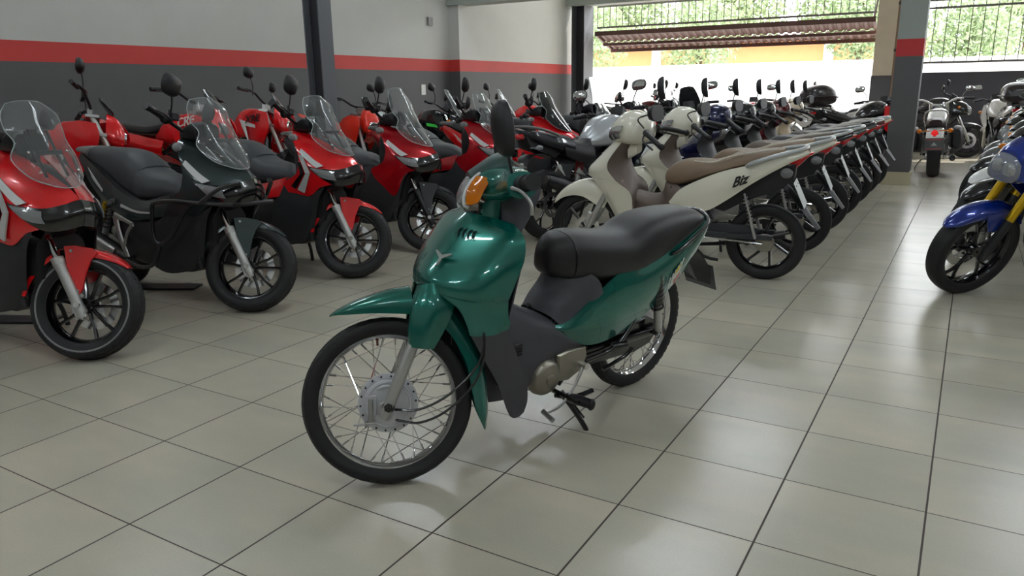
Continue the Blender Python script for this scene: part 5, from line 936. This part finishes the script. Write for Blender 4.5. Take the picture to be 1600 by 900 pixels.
        obj('tail_panel', mir(g) if s else g, tank if side_rear is None else side_rear, r)
        obj('muffler_side' if False else 'rear_signal', J(rod((-0.90, (1-2*s)*0.07, 0.80), (-0.92, (1-2*s)*0.17, 0.80), 0.007, 8), ball(-0.92, (1-2*s)*0.19, 0.80, 0.030, 0.036, 0.022, 12, 8)), M_lens(), r)
    sv = seat or M_seat()
    obj('seat', loft([sring(-0.09, 0.86, 0.80, 0.07), sring(-0.16, 0.845, 0.77, 0.10), sring(-0.30, 0.825, 0.76, 0.135), sring(-0.40, 0.845, 0.775, 0.138), sring(-0.46, 0.885, 0.79, 0.135), sring(-0.60, 0.905, 0.82, 0.125), sring(-0.78, 0.935, 0.87, 0.105), sring(-0.86, 0.945, 0.90, 0.07)], 4), sv, r)
    obj('grab_rail', tube([(-0.62, 0.135, 0.89), (-0.80, 0.13, 0.945), (-0.95, 0.09, 0.975), (-1.0, 0, 0.98), (-0.95, -0.09, 0.975), (-0.80, -0.13, 0.945), (-0.62, -0.135, 0.89)], 0.012, 10, 4), mat('satin_grey_rail', (110, 110, 108), 0.35, 0.5), r)
    obj('tail_lamp', loft([sring(-0.97, 0.925, 0.87, 0.075), sring(-1.01, 0.915, 0.88, 0.06), sring(-1.025, 0.905, 0.89, 0.03)], 2), M_red_l(), r)
    obj('rear_fender', patch([[(-0.60, -0.07, 0.70), (-0.60, 0.07, 0.70)], [(-0.80, -0.08, 0.74), (-0.80, 0.08, 0.74)], [(-0.93, -0.08, 0.70), (-0.93, 0.08, 0.70)], [(-1.02, -0.075, 0.55), (-1.02, 0.075, 0.55)], [(-1.08, -0.06, 0.42), (-1.08, 0.06, 0.42)]], 4, 0.006), blk, r)
    obj('subframe', J(prism([(-0.45, 0.80), (-0.95, 0.90), (-0.90, 0.80), (-0.60, 0.70)], -0.07, 0.07, bev=0.01)), blk, r)
    pm = plane_mx((-1.052, 0, 0.60), (0, -1, 0), (0.30, 0, 0.95))
    pl = obj('number_plate', xf(box(-0.10, 0.10, -0.085, 0.085, -0.0015, 0.0015), pm), M_plate(), r, flat=True)
    if plate: txt(pl, 'GH', M_black(), pm @ Matrix.Translation((0, -0.01, 0.002)), 'plate_letters', 0.09); obj('plate_reflector', prism([(-1.035, 0.70), (-1.045, 0.70), (-1.055, 0.735), (-1.045, 0.735)], -0.05, 0.05), M_red_l(), r)
    cast_wheel(r, 'rear_wheel', -0.68, 0.30, 0.302, 0.140, 0.222, wheel, 5, hub=0.045, style='y', disc=0.11, disc_side=-1, blocks=36)
    for s in (-1, 1): obj('swingarm', prism([(-0.12, 0.46), (-0.68, 0.335), (-0.72, 0.30), (-0.68, 0.265), (-0.12, 0.38)], s*0.105-0.012, s*0.105+0.012, bev=0.004), bb, r)
    shock(r, (-0.20, 0, 0.68), (-0.28, 0, 0.42), 0.035, mat('red_spring', (150, 30, 30), 0.4), lower=M_silver())
    eg = obj('engine', J(loft([ring_yz(-0.14, 0.42, 0.10, 0.10, 4), ring_yz(0.05, 0.40, 0.13, 0.12, 4), ring_yz(0.25, 0.40, 0.12, 0.11, 4), ring_yz(0.30, 0.40, 0.08, 0.08, 4)], 2), box(0.06, 0.25, -0.075, 0.075, 0.48, 0.70), *[box(0.05, 0.26, -0.10, 0.10, 0.52+i*0.024, 0.53+i*0.024) for i in range(7)], lathe([(0, 0.16), (0.05, 0.155), (0.075, 0.14), (0.08, 0.08)], 28, 'y', 0.08, 0, 0.40), mir(lathe([(0, 0.16), (0.05, 0.155), (0.075, 0.14), (0.08, 0.08)], 28, 'y', 0.04, 0, 0.40))), MATT, r)
    obj('radiator', J(prism([(0.30, 0.42), (0.33, 0.42), (0.40, 0.72), (0.37, 0.72)], -0.14, 0.14)), blk, r)
    obj('frame', J(both(tube([(0.36, 0.05, 0.88), (0.20, 0.12, 0.70), (-0.05, 0.13, 0.60), (-0.15, 0.11, 0.42)], 0.020, 10, 3)), both(tube([(0.38, 0.04, 0.78), (0.31, 0.09, 0.50), (0.22, 0.10, 0.27), (0.0, 0.11, 0.25), (-0.15, 0.11, 0.36)], 0.016, 10, 3)), both(tube([(-0.05, 0.11, 0.62), (-0.4, 0.10, 0.74), (-0.8, 0.08, 0.86)], 0.012, 8, 2))), bb, r)
    obj('exhaust_pipe', tube([(0.27, -0.04, 0.52), (0.36, -0.07, 0.42), (0.30, -0.10, 0.24), (0.0, -0.13, 0.22), (-0.28, -0.15, 0.32)], 0.019, 12, 4), M_steel(), r)
    mf = obj('muffler', tube([(-0.25, -0.15, 0.31), (-0.34, -0.16, 0.36), (-0.62, -0.185, 0.45), (-0.86, -0.195, 0.53)], [0.020, 0.048, 0.058, 0.046], 18, 3), blk, r)
    obj('muffler_cap', rod((-0.86, -0.195, 0.53), (-0.885, -0.196, 0.538), 0.040, 16), M_steel(), mf)
    for s in (-1, 1): obj('footrest', J(rod((-0.14, s*0.12, 0.36), (-0.15, s*0.22, 0.35), 0.012, 10), prism([(-0.10, 0.45), (-0.20, 0.42), (-0.42, 0.56), (-0.38, 0.60), (-0.14, 0.38)], s*0.13-0.006, s*0.13+0.006)), M_silver(), r)
    obj('side_stand', tube([(0.0, 0.13, 0.28), (-0.02, 0.20, 0.12), (-0.03, 0.235, -0.015)], [0.014, 0.012, 0.014], 8, 2), bb, r)
    if topcase:
        tc = obj('top_case', loft([sring(-0.66, 1.16, 1.03, 0.13, 3, 0.9), sring(-0.72, 1.25, 1.01, 0.20, 3, 0.85), sring(-0.88, 1.30, 1.00, 0.23, 3, 0.8), sring(-1.05, 1.26, 1.01, 0.21, 3, 0.8), sring(-1.12, 1.18, 1.04, 0.15, 3, 0.8)], 4), mat('black_topcase', (32, 24, 28), 0.3, coat=0.4), r)
        obj('case_seam', tube([(-0.66, 0.13, 1.10), (-0.72, 0.205, 1.115), (-0.88, 0.235, 1.12), (-1.05, 0.215, 1.115), (-1.125, 0.15, 1.11), (-1.125, -0.15, 1.11), (-1.05, -0.215, 1.115), (-0.88, -0.235, 1.12), (-0.72, -0.205, 1.115), (-0.66, -0.13, 1.10)], 0.007, 8, 3, closed=True), M_steel(), tc)
        obj('case_carrier', J(box(-1.0, -0.70, -0.08, 0.08, 0.975, 1.005), both(rod((-0.72, 0.07, 0.98), (-0.70, 0.11, 0.90), 0.010))), blk, r)
        obj('case_reflector', both(ball(-1.085, 0.11, 1.07, 0.03, 0.05, 0.02, 12, 8)), M_red_l(), tc)
    if carrier:
        obj('carrier_rack', J(*[tube([(-0.55, s*0.12, 1.0), (-1.05, s*0.12, 1.04)], 0.008, 8) for s in (-1, 1)], *[tube([(-0.6-i*0.11, -0.12, 1.004+i*0.009), (-0.6-i*0.11, 0.12, 1.004+i*0.009)], 0.007, 8) for i in range(5)], both(rod((-0.75, 0.12, 1.01), (-0.72, 0.11, 0.90), 0.007))), bb, r)
    return r
def trail(label, x, y, hd, col, stripe=None, steered=25, lean=5, mask=True, seatc=None, decal=None, lamp=True, tank_big=0.0, mirrors=True, sz=1.08):
    xw, R, rake = 0.70, 0.345, 27
    r = thing('motorcycle', label, 'motorcycle', (x, y, 0), hd, lean)
    blk = M_black(); bb = M_blkpaint(); alu = M_alu()
    TM.append(steer(xw+0.11, rake, steered))
    spoke_wheel(r, 'front_wheel', xw, R, 0.346, 0.085, 0.270, 0.035, 0.04, 1, 0.06, each=False, blocks=40)
    for s in (-1, 1):
        f = obj('fork_leg', rod((0.715, s*0.095, 0.315), (0.56, s*0.095, 0.62), 0.026, 14), blk, r)
        obj('fork_tube', rod((0.565, s*0.095, 0.61), (0.345, s*0.095, 1.04), 0.021, 14), M_silver(), f)
    obj('front_fender', patch([full_(q) for q in [[(1.04, 0.02, 0.735), (1.04, 0, 0.74)], [(0.92, 0.060, 0.775), (0.92, 0, 0.79)], [(0.76, 0.075, 0.80), (0.76, 0, 0.82)], [(0.60, 0.075, 0.80), (0.60, 0, 0.82)], [(0.42, 0.055, 0.72), (0.42, 0, 0.73)]]], 4, 0.005), col, r)
    if mask: 
        m = obj('headlamp_mask', loft([sring(0.45, 1.10, 0.84, 0.10, 3, 0.8), sring(0.53, 1.06, 0.82, 0.115, 3, 0.75), sring(0.585, 0.97, 0.83, 0.09, 3, 0.75)], 3), col, r, angle=45)
        if lamp: obj('headlamp', loft([sring(0.578, 0.96, 0.86, 0.075), sring(0.60, 0.945, 0.865, 0.065)], 1), M_refl(), r)
        obj('mask_visor', loft([sring(0.50, 1.11, 1.08, 0.07), sring(0.42, 1.20, 1.17, 0.06), sring(0.39, 1.23, 1.215, 0.04)], 2), MASK, r)
    obj('handlebar', tube([(0.22, -0.39, 1.18), (0.28, -0.24, 1.195), (0.33, -0.10, 1.12), (0.33, 0.10, 1.12), (0.28, 0.24, 1.195), (0.22, 0.39, 1.18)], 0.012, 10, 4), blk, r)
    obj('triple_clamp', J(box(0.30, 0.40, -0.12, 0.12, 1.02, 1.045), box(0.38, 0.46, -0.12, 0.12, 0.87, 0.90), box(0.31, 0.35, -0.06, 0.06, 1.04, 1.11)), alu, r, bevel=0.003)
    for s in (-1, 1):
        obj('grip', rod((0.25, s*0.28, 1.19), (0.215, s*0.41, 1.178), 0.018, 12), blk, r)
        obj('lever', tube([(0.30, s*0.23, 1.18), (0.31, s*0.26, 1.175), (0.26, s*0.40, 1.165)], 0.0065, 8, 3), blk, r)
        if mirrors: mirror_part(r, (0.28, s*0.22, 1.155), (0.285, s*0.25, 1.25), (0.26, s*0.30, 1.36), 0.145, 0.105, 0.045, yaw=s*0.15, pts=[(a*s, b) for a, b in ANGM][::s])
    TM.pop()
    tb = tank_big
    obj('fuel_tank', loft([sring(0.36, 0.98+tb, 0.82, 0.05+tb), sring(0.26, 1.02+tb, 0.78, 0.10+tb), sring(0.12, 1.02+tb, 0.76, 0.12+tb), sring(-0.02, 0.95+tb*0.5, 0.78, 0.10), sring(-0.10, 0.90, 0.80, 0.07)], 4), col, r)
    for s in (0, 1):
        g = patch([[(0.52, 0.155+tb, 1.00+tb*0.5), (0.36, 0.16+tb, 1.02+tb*0.5), (0.16, 0.14, 0.98)], [(0.56, 0.18+tb, 0.89), (0.40, 0.185+tb, 0.88), (0.18, 0.155, 0.88)], [(0.50, 0.17+tb, 0.76), (0.38, 0.175+tb, 0.74), (0.22, 0.155, 0.78)], [(0.42, 0.15, 0.66), (0.35, 0.155, 0.62), (0.27, 0.145, 0.66)]], 4, 0.006)
        sp = obj('radiator_shroud', mir(g) if s else g, col, r, angle=45)
        sg = -1 if s else 1
        if stripe:
            obj('shroud_stripe', J(pts_poly([(0.17, sg*(0.166+tb*0.5), 0.955), (0.40, sg*(0.192+tb), 0.90), (0.40, sg*(0.192+tb), 0.87), (0.20, sg*(0.170+tb*0.5), 0.90)], 0.012), pts_poly([(0.20, sg*(0.170+tb*0.5), 0.90), (0.24, sg*(0.172+tb*0.5), 0.905), (0.30, sg*(0.176+tb), 0.74), (0.26, sg*0.170, 0.74)], 0.012)), stripe, sp)
        if decal:
            txt(sp, decal, M_black() if stripe else mat('decal_white', (222, 222, 216)), plane_mx((0.36, sg*(0.192+tb), 0.955), (-sg*1.0*(1 if sg > 0 else 1), -sg*0.0, -0.15*sg), (0.0, -0.05*sg, 1)), 'decal_lettering', 0.10, 0.004, 0.3)
        g = patch([[(0.05, 0.12, 0.80), (0.04, 0.14, 0.72), (0.05, 0.12, 0.64)], [(-0.20, 0.125, 0.84), (-0.22, 0.15, 0.76), (-0.20, 0.13, 0.68)], [(-0.45, 0.11, 0.88), (-0.47, 0.13, 0.82), (-0.45, 0.11, 0.77)], [(-0.70, 0.07, 0.92), (-0.72, 0.08, 0.89), (-0.70, 0.07, 0.87)]], 4, 0.006)
        obj('side_panel', mir(g) if s else g, col, r)
    obj('seat', loft([sring(0.10, 0.985, 0.93, 0.05), sring(-0.02, 0.955, 0.87, 0.085), sring(-0.20, 0.93, 0.85, 0.115), sring(-0.45, 0.945, 0.88, 0.105), sring(-0.62, 0.96, 0.91, 0.075)], 4), seatc or M_seat(), r)
    obj('rear_fender', patch([full_(q) for q in [[(-0.40, 0.085, 0.90), (-0.40, 0, 0.92)], [(-0.65, 0.085, 0.935), (-0.65, 0, 0.955)], [(-0.88, 0.075, 0.985), (-0.88, 0, 1.0)], [(-1.06, 0.03, 1.02), (-1.06, 0, 1.03)]]], 4, 0.006), col, r)
    obj('tail_lamp', ball(-0.95, 0, 0.95, 0.03, 0.05, 0.025, 12, 8), M_red_l(), r)
    spoke_wheel(r, 'rear_wheel', -0.72, 0.325, 0.326, 0.115, 0.235, 0.05, 0.05, 1, 0.06, each=False, blocks=36)
    for s in (-1, 1): obj('swingarm', prism([(-0.10, 0.48), (-0.72, 0.36), (-0.76, 0.325), (-0.72, 0.29), (-0.10, 0.40)], s*0.095-0.012, s*0.095+0.012, bev=0.004), alu, r)
    obj('engine', J(loft([ring_yz(-0.12, 0.45, 0.09, 0.10, 4), ring_yz(0.08, 0.43, 0.12, 0.12, 4), ring_yz(0.26, 0.43, 0.10, 0.10, 4)], 2), box(0.08, 0.24, -0.07, 0.07, 0.5, 0.76), *[box(0.07, 0.25, -0.09, 0.09, 0.56+i*0.024, 0.57+i*0.024) for i in range(7)]), MATT, r)
    obj('frame', J(both(tube([(0.34, 0.04, 0.92), (0.15, 0.10, 0.78), (-0.08, 0.11, 0.62), (-0.14, 0.10, 0.42)], 0.019, 10, 3)), both(tube([(0.36, 0.03, 0.84), (0.30, 0.07, 0.55), (0.20, 0.08, 0.30), (-0.12, 0.09, 0.32)], 0.016, 10, 3)), both(tube([(-0.05, 0.10, 0.66), (-0.6, 0.08, 0.88)], 0.012, 8))), bb, r)
    obj('muffler', tube([(-0.10, -0.12, 0.60), (-0.30, -0.15, 0.66), (-0.55, -0.16, 0.74), (-0.80, -0.15, 0.82)], [0.020, 0.045, 0.050, 0.040], 16, 3), M_steel(), r)
    shock(r, (-0.12, 0, 0.76), (-0.22, 0, 0.42), 0.036, M_gold(), lower=M_silver())
    obj('side_stand', tube([(0.0, 0.12, 0.30), (-0.02, 0.22, 0.10), (-0.03, 0.255, -0.015)], [0.014, 0.012, 0.014], 8, 2), bb, r)
    r.scale = (sz, sz, sz)
    return r
def cruiser(label, x, y, hd, col, lean=3):
    r = thing('motorcycle', label, 'motorcycle', (x, y, 0), hd, lean); bb = M_blkpaint(); ch = M_chr(); blk = M_black()
    cast_wheel(r, 'front_wheel', 0.82, 0.31, 0.312, 0.11, 0.215, MASK, 7, style='y', split=False)
    cast_wheel(r, 'rear_wheel', -0.82, 0.32, 0.322, 0.165, 0.205, MASK, 7, style='y', split=False)
    def fr(cx, cz, RR, hw, a0, a1, n=7):
        return [[(cx+math.cos(a)*RR*k, b, cz+math.sin(a)*RR*k) for b, k in ((-hw, 0.86), (-hw*0.9, 0.97), (0, 1.0), (hw*0.9, 0.97), (hw, 0.86))] for a in [a0+(a1-a0)*i/n for i in range(n+1)]]
    obj('rear_fender', patch(fr(-0.82, 0.32, 0.37, 0.105, rad(60), rad(158)), 3, 0.005), col, r)
    obj('front_fender', patch(fr(0.82, 0.31, 0.35, 0.08, rad(20), rad(150)), 3, 0.005), col, r)
    obj('tail_lamp', J(lathe([(0.0, -1.235), (0.03, -1.23), (0.042, -1.21)], 24, 'x', 0, 0, 0.63)), mat('red_lens_lit', (214, 22, 26), 0.2, emit=(230, 40, 40), es=0.5), r); obj('lamp_housing', lathe([(0.048, -1.215), (0.05, -1.18), (0.03, -1.15)], 24, 'x', 0, 0, 0.63), ch, r)
    for s in (-1, 1):
        obj('turn_signal', J(rod((-1.17, s*0.05, 0.66), (-1.17, s*0.16, 0.66), 0.008, 8), ball(-1.17, s*0.19, 0.66, 0.035, 0.032, 0.032, 12, 8)), M_amber(), r)
        obj('fork_leg', rod((0.84, s*0.11, 0.29), (0.42, s*0.11, 1.0), 0.024, 14), ch, r)
        obj('exhaust_pipe', tube([(0.15, -0.12, 0.45), (0.05, -0.18, 0.28), (-0.3, -0.21, 0.24+0.05*(s+1)), (-1.0, -0.23, 0.27+0.05*(s+1))], [0.022, 0.028, 0.038, 0.040], 14, 3), ch, r)
        shock(r, (-0.62, s*0.15, 0.62), (-0.78, s*0.15, 0.36), 0.028)
        mirror_part(r, (0.28, s*0.30, 1.08), (0.30, s*0.33, 1.14), (0.26, s*0.40, 1.20), 0.13, 0.08, 0.03, yaw=s*0.2, shell=ch, stem=ch)
        obj('grip', rod((0.20, s*0.33, 1.06), (0.12, s*0.46, 1.05), 0.018, 12), blk, r)
        obj('saddlebag', loft([sring(-0.45, 0.66, 0.42, 0.05, 3), sring(-0.55, 0.70, 0.36, 0.085, 3), sring(-0.85, 0.70, 0.36, 0.085, 3), sring(-0.95, 0.66, 0.42, 0.05, 3)], 2), blk, r).location = (0, s*0.27, 0)
    obj('handlebar', tube([(0.20, -0.33, 1.06), (0.30, -0.20, 1.05), (0.40, -0.08, 0.98), (0.40, 0.08, 0.98), (0.30, 0.20, 1.05), (0.20, 0.33, 1.06)], 0.013, 10, 3), ch, r)
    obj('headlamp', lathe([(0.0, 0.66), (0.07, 0.65), (0.095, 0.62), (0.09, 0.54), (0.0, 0.50)], 28, 'x', 0, 0, 0.86), ch, r)
    obj('fuel_tank', loft([sring(0.38, 0.86, 0.76, 0.06), sring(0.28, 0.92, 0.72, 0.13), sring(0.10, 0.92, 0.70, 0.155), sring(-0.08, 0.84, 0.68, 0.12), sring(-0.18, 0.76, 0.68, 0.07)], 4), col, r)
    obj('seat', loft([sring(-0.10, 0.76, 0.70, 0.08), sring(-0.25, 0.72, 0.64, 0.15), sring(-0.45, 0.73, 0.63, 0.17), sring(-0.55, 0.79, 0.68, 0.14), sring(-0.80, 0.82, 0.73, 0.13), sring(-0.95, 0.80, 0.72, 0.09)], 4), mat('dark_brown_leather', (50, 30, 28), 0.4), r)
    obj('sissy_bar', J(tube([(-0.62, 0.13, 0.62), (-0.92, 0.14, 0.74), (-1.0, 0.13, 0.90), (-1.0, 0, 0.93), (-1.0, -0.13, 0.90), (-0.92, -0.14, 0.74), (-0.62, -0.13, 0.62)], 0.012, 10, 4)), ch, r)
    pm = plane_mx((-1.215, 0, 0.48), (0, -1, 0), (0.05, 0, 1))
    pl = obj('number_plate', xf(box(-0.115, 0.115, -0.085, 0.085, -0.0015, 0.0015), pm), mat('dark_grey_plate', (74, 76, 76), 0.5), r, flat=True)
    obj('plate_stripe', xf(J(box(-0.10, 0.10, 0.055, 0.07, 0.002, 0.003), box(-0.10, 0.10, -0.07, -0.055, 0.002, 0.003)), pm), mat('faded_red_print', (150, 70, 66), 0.5), pl, flat=True)
    obj('plate_print', xf(prism([(-0.04, -0.02), (0.0, 0.03), (0.04, -0.02)], 0.002, 0.003, 'z'), pm), mat('pale_print', (150, 152, 150), 0.5), pl, flat=True)
    obj('engine', J(loft([ring_yz(-0.15, 0.38, 0.12, 0.14, 4), ring_yz(0.15, 0.36, 0.13, 0.14, 4)], 1), rod((0.05, 0, 0.42), (0.20, 0, 0.70), 0.075, 18), rod((-0.02, 0, 0.42), (-0.14, 0, 0.68), 0.075, 18), lathe([(0, 0.18), (0.08, 0.17), (0.10, 0.12)], 24, 'y', 0.02, 0, 0.36)), M_alu(), r)
    obj('frame', J(both(tube([(0.38, 0.04, 0.80), (0.32, 0.10, 0.40), (0.15, 0.12, 0.20), (-0.30, 0.13, 0.22), (-0.82, 0.13, 0.32)], 0.02, 10, 3)), both(tube([(0.30, 0.03, 0.78), (-0.2, 0.10, 0.60), (-0.8, 0.13, 0.60)], 0.02, 10, 3))), bb, r)
    obj('side_stand', tube([(0.0, 0.14, 0.22), (0.02, 0.24, 0.10), (0.02, 0.28, -0.012)], [0.014, 0.012, 0.014], 8, 2), ch, r)
    return r
# ================================================================== where the other machines stand
SMOKE = mat('smoked_screen', (40, 42, 44), 0.12, trans=0.3, coat=0.5); SCR = M_screen(); GOLD = M_gold()
BLUE = paint('racing_blue_paint', (8, 40, 128), 0.35, 0.22, 1.0); WHT = paint('gloss_white_paint', (224, 224, 222), 0.0, 0.22, 1.0); SILP = paint('silver_white_paint', (196, 200, 204), 0.5, 0.28, 0.9)
DBLU = paint('midnight_blue_paint', (20, 22, 34), 0.4, 0.3, 0.8); ORG = paint('orange_red_plastic', (226, 44, 20), 0.0, 0.35, 0.4); BLKF = mat('matt_black_fender', (36, 37, 40))
# left front row, continued
a = adv('red scooter with a dark smoked screen behind the green moped mirror', -3.60, 7.20, RED, RED, BLKF, SIL)
b = adv('black scooter with the tallest clear screen, near the gateway', -3.60, 8.45, BLK, BLK, BLKF, SIL, tall=0.16)
for ch in a.children:
    if ch.name.startswith('windscreen'): ch.data.materials[0] = SMOKE
c = adv('red scooter beyond the black one with the tall screen', -3.65, 9.75, RED, RED, RED, SIL)
d = adv('dark graphite scooter last of the left row toward the gateway', -3.55, 11.0, BLK, MATT, BLKF, SIL)
# row against the left wall
street('black and silver street motorcycle with round mirror at the left frame edge, by the wall', -6.55, 2.35, 0, BLK, shroud=SILP, steered=20)
trail('red trail motorcycle with black visor and one mirror above the red scooter screen', -6.70, 3.60, 20, RED, seatc=M_seat(), steered=42, sz=1.05)
trail('red motocross motorcycle with white decal behind the dark green scooter', -6.30, 4.42, 8, RED, decal='CRF', steered=5, mirrors=False, seatc=M_seat())
trail('large red trail motorcycle with white and black tank stripes left of the steel column', -6.90, 5.72, 8, RED, stripe=WHT, decal='XRE', tank_big=0.045, steered=20, sz=1.05)
trail('orange-red enduro motorcycle with long front mudguard right of the steel column', -6.32, 6.72, -15, ORG, steered=0, mirrors=False, sz=1.0)
street('silver grey street motorcycle by the wall, behind the tall-screen wine scooter', -6.7, 7.55, 0, SILP, steered=20)
street('black motorcycle with green stripe on its tank and a small clear screen', -6.45, 8.45, -2, BLK, decal=mat('green_stripe_paint', (60, 190, 70), 0.4), screen=SCR, steered=22)
street('black motorcycle with clear screen by the wall, next beyond the green-striped one', -6.4, 9.7, -2, BLK, screen=SCR, steered=22)
street('red street motorcycle by the left wall near the corner pier', -6.4, 11.0, -2, RED, steered=22)
# between the rows
street('midnight blue street motorcycle seen from behind with white tank and number plate', -2.93, 6.50, 74, SILP, fend=BLKF, side_rear=DBLU, shroud=DBLU, plate=True, steered=10, lamp=True, mirrors=True)
street('black street motorcycle facing the gateway behind the silver-tanked one', -3.0, 9.15, 90, BLK, steered=8, screen=SMOKE)
street('dark motorcycle with red tank standing beyond the navy moped', -3.1, 12.9, 95, RED, steered=-8)
# far group by the gateway
street('black motorcycle with a rear luggage rack silhouetted against the gateway', -4.7, 12.9, 10, BLK, carrier=True, steered=15)
street('dark red street motorcycle in the far group left of the rack motorcycle', -5.6, 14.3, 5, MAR, steered=18)
street('black and red motorcycle with a big dark oval top case', -1.37, 12.75, 50, BLK, shroud=RED, fend=RED, topcase=True, steered=10)
street('white street motorcycle standing behind the foot of the banded column', -2.3, 15.0, 170, WHT, steered=15, round_lamp=True)
# right of the banded column
cruiser('white cruiser seen from behind with round red tail lamp and grey plate', -0.43, 13.30, 91, WHT)
street('white touring motorcycle with black top case beside the cruiser', 0.42, 14.6, 100, WHT, topcase=True, steered=12)
street('red and white street motorcycle standing beyond the front wheels at right', 1.5, 13.0, 120, RED, fend=WHT, steered=10)
street('black street motorcycle in front of the dark low wall', -0.75, 16.0, 0, BLK, steered=10)
# right row, noses toward the aisle
street('blue street motorcycle with blue front mudguard, nearest at right', 0.085, 5.37, 195, BLUE, fend=BLUE, fork=GOLD, shroud=BLUE, shell=BLUE, steered=33, by_front=True, lamp=True)
street('street motorcycle with black mudguard and gold forks behind the blue one', 0.16, 6.65, 195, BLK, fend=BLK, fork=GOLD, steered=30, by_front=True)
street('street motorcycle with white mudguard and gold forks in the right row', 0.20, 7.75, 195, WHT, fend=WHT, fork=GOLD, shell=BLK, shroud=BLK, steered=30, by_front=True)
street('street motorcycle with black mudguard and gold forks, beyond the white-mudguard one', 0.20, 8.85, 195, BLK, fend=BLK, fork=GOLD, steered=30, by_front=True)
street('street motorcycle with silver-edged grey mudguard, second from far end at right', 0.28, 10.2, 195, GRY, fend=GRY, fork=M_silver(), steered=30, by_front=True)
street('street motorcycle with dark grey mudguard at the far end of the right row', 0.33, 11.4, 195, BLK, fend=GRY, fork=M_silver(), steered=30, by_front=True)
for (x, y, rz, lb) in ((-4.62, 3.10, 28, 'flat black stand plate on the floor under the dark green scooter'), (-4.70, 2.19, 28, 'flat black stand plate on the floor under the leftmost red scooter')):
    o = obj('stand_plate', box(-0.24, 0.24, -0.07, 0.07, 0, 0.014), M_black(), None, label=lb, cat='stand', flat=True, bevel=0.003); o.location = (x, y, 0); o.rotation_euler = (0, 0, rad(rz))
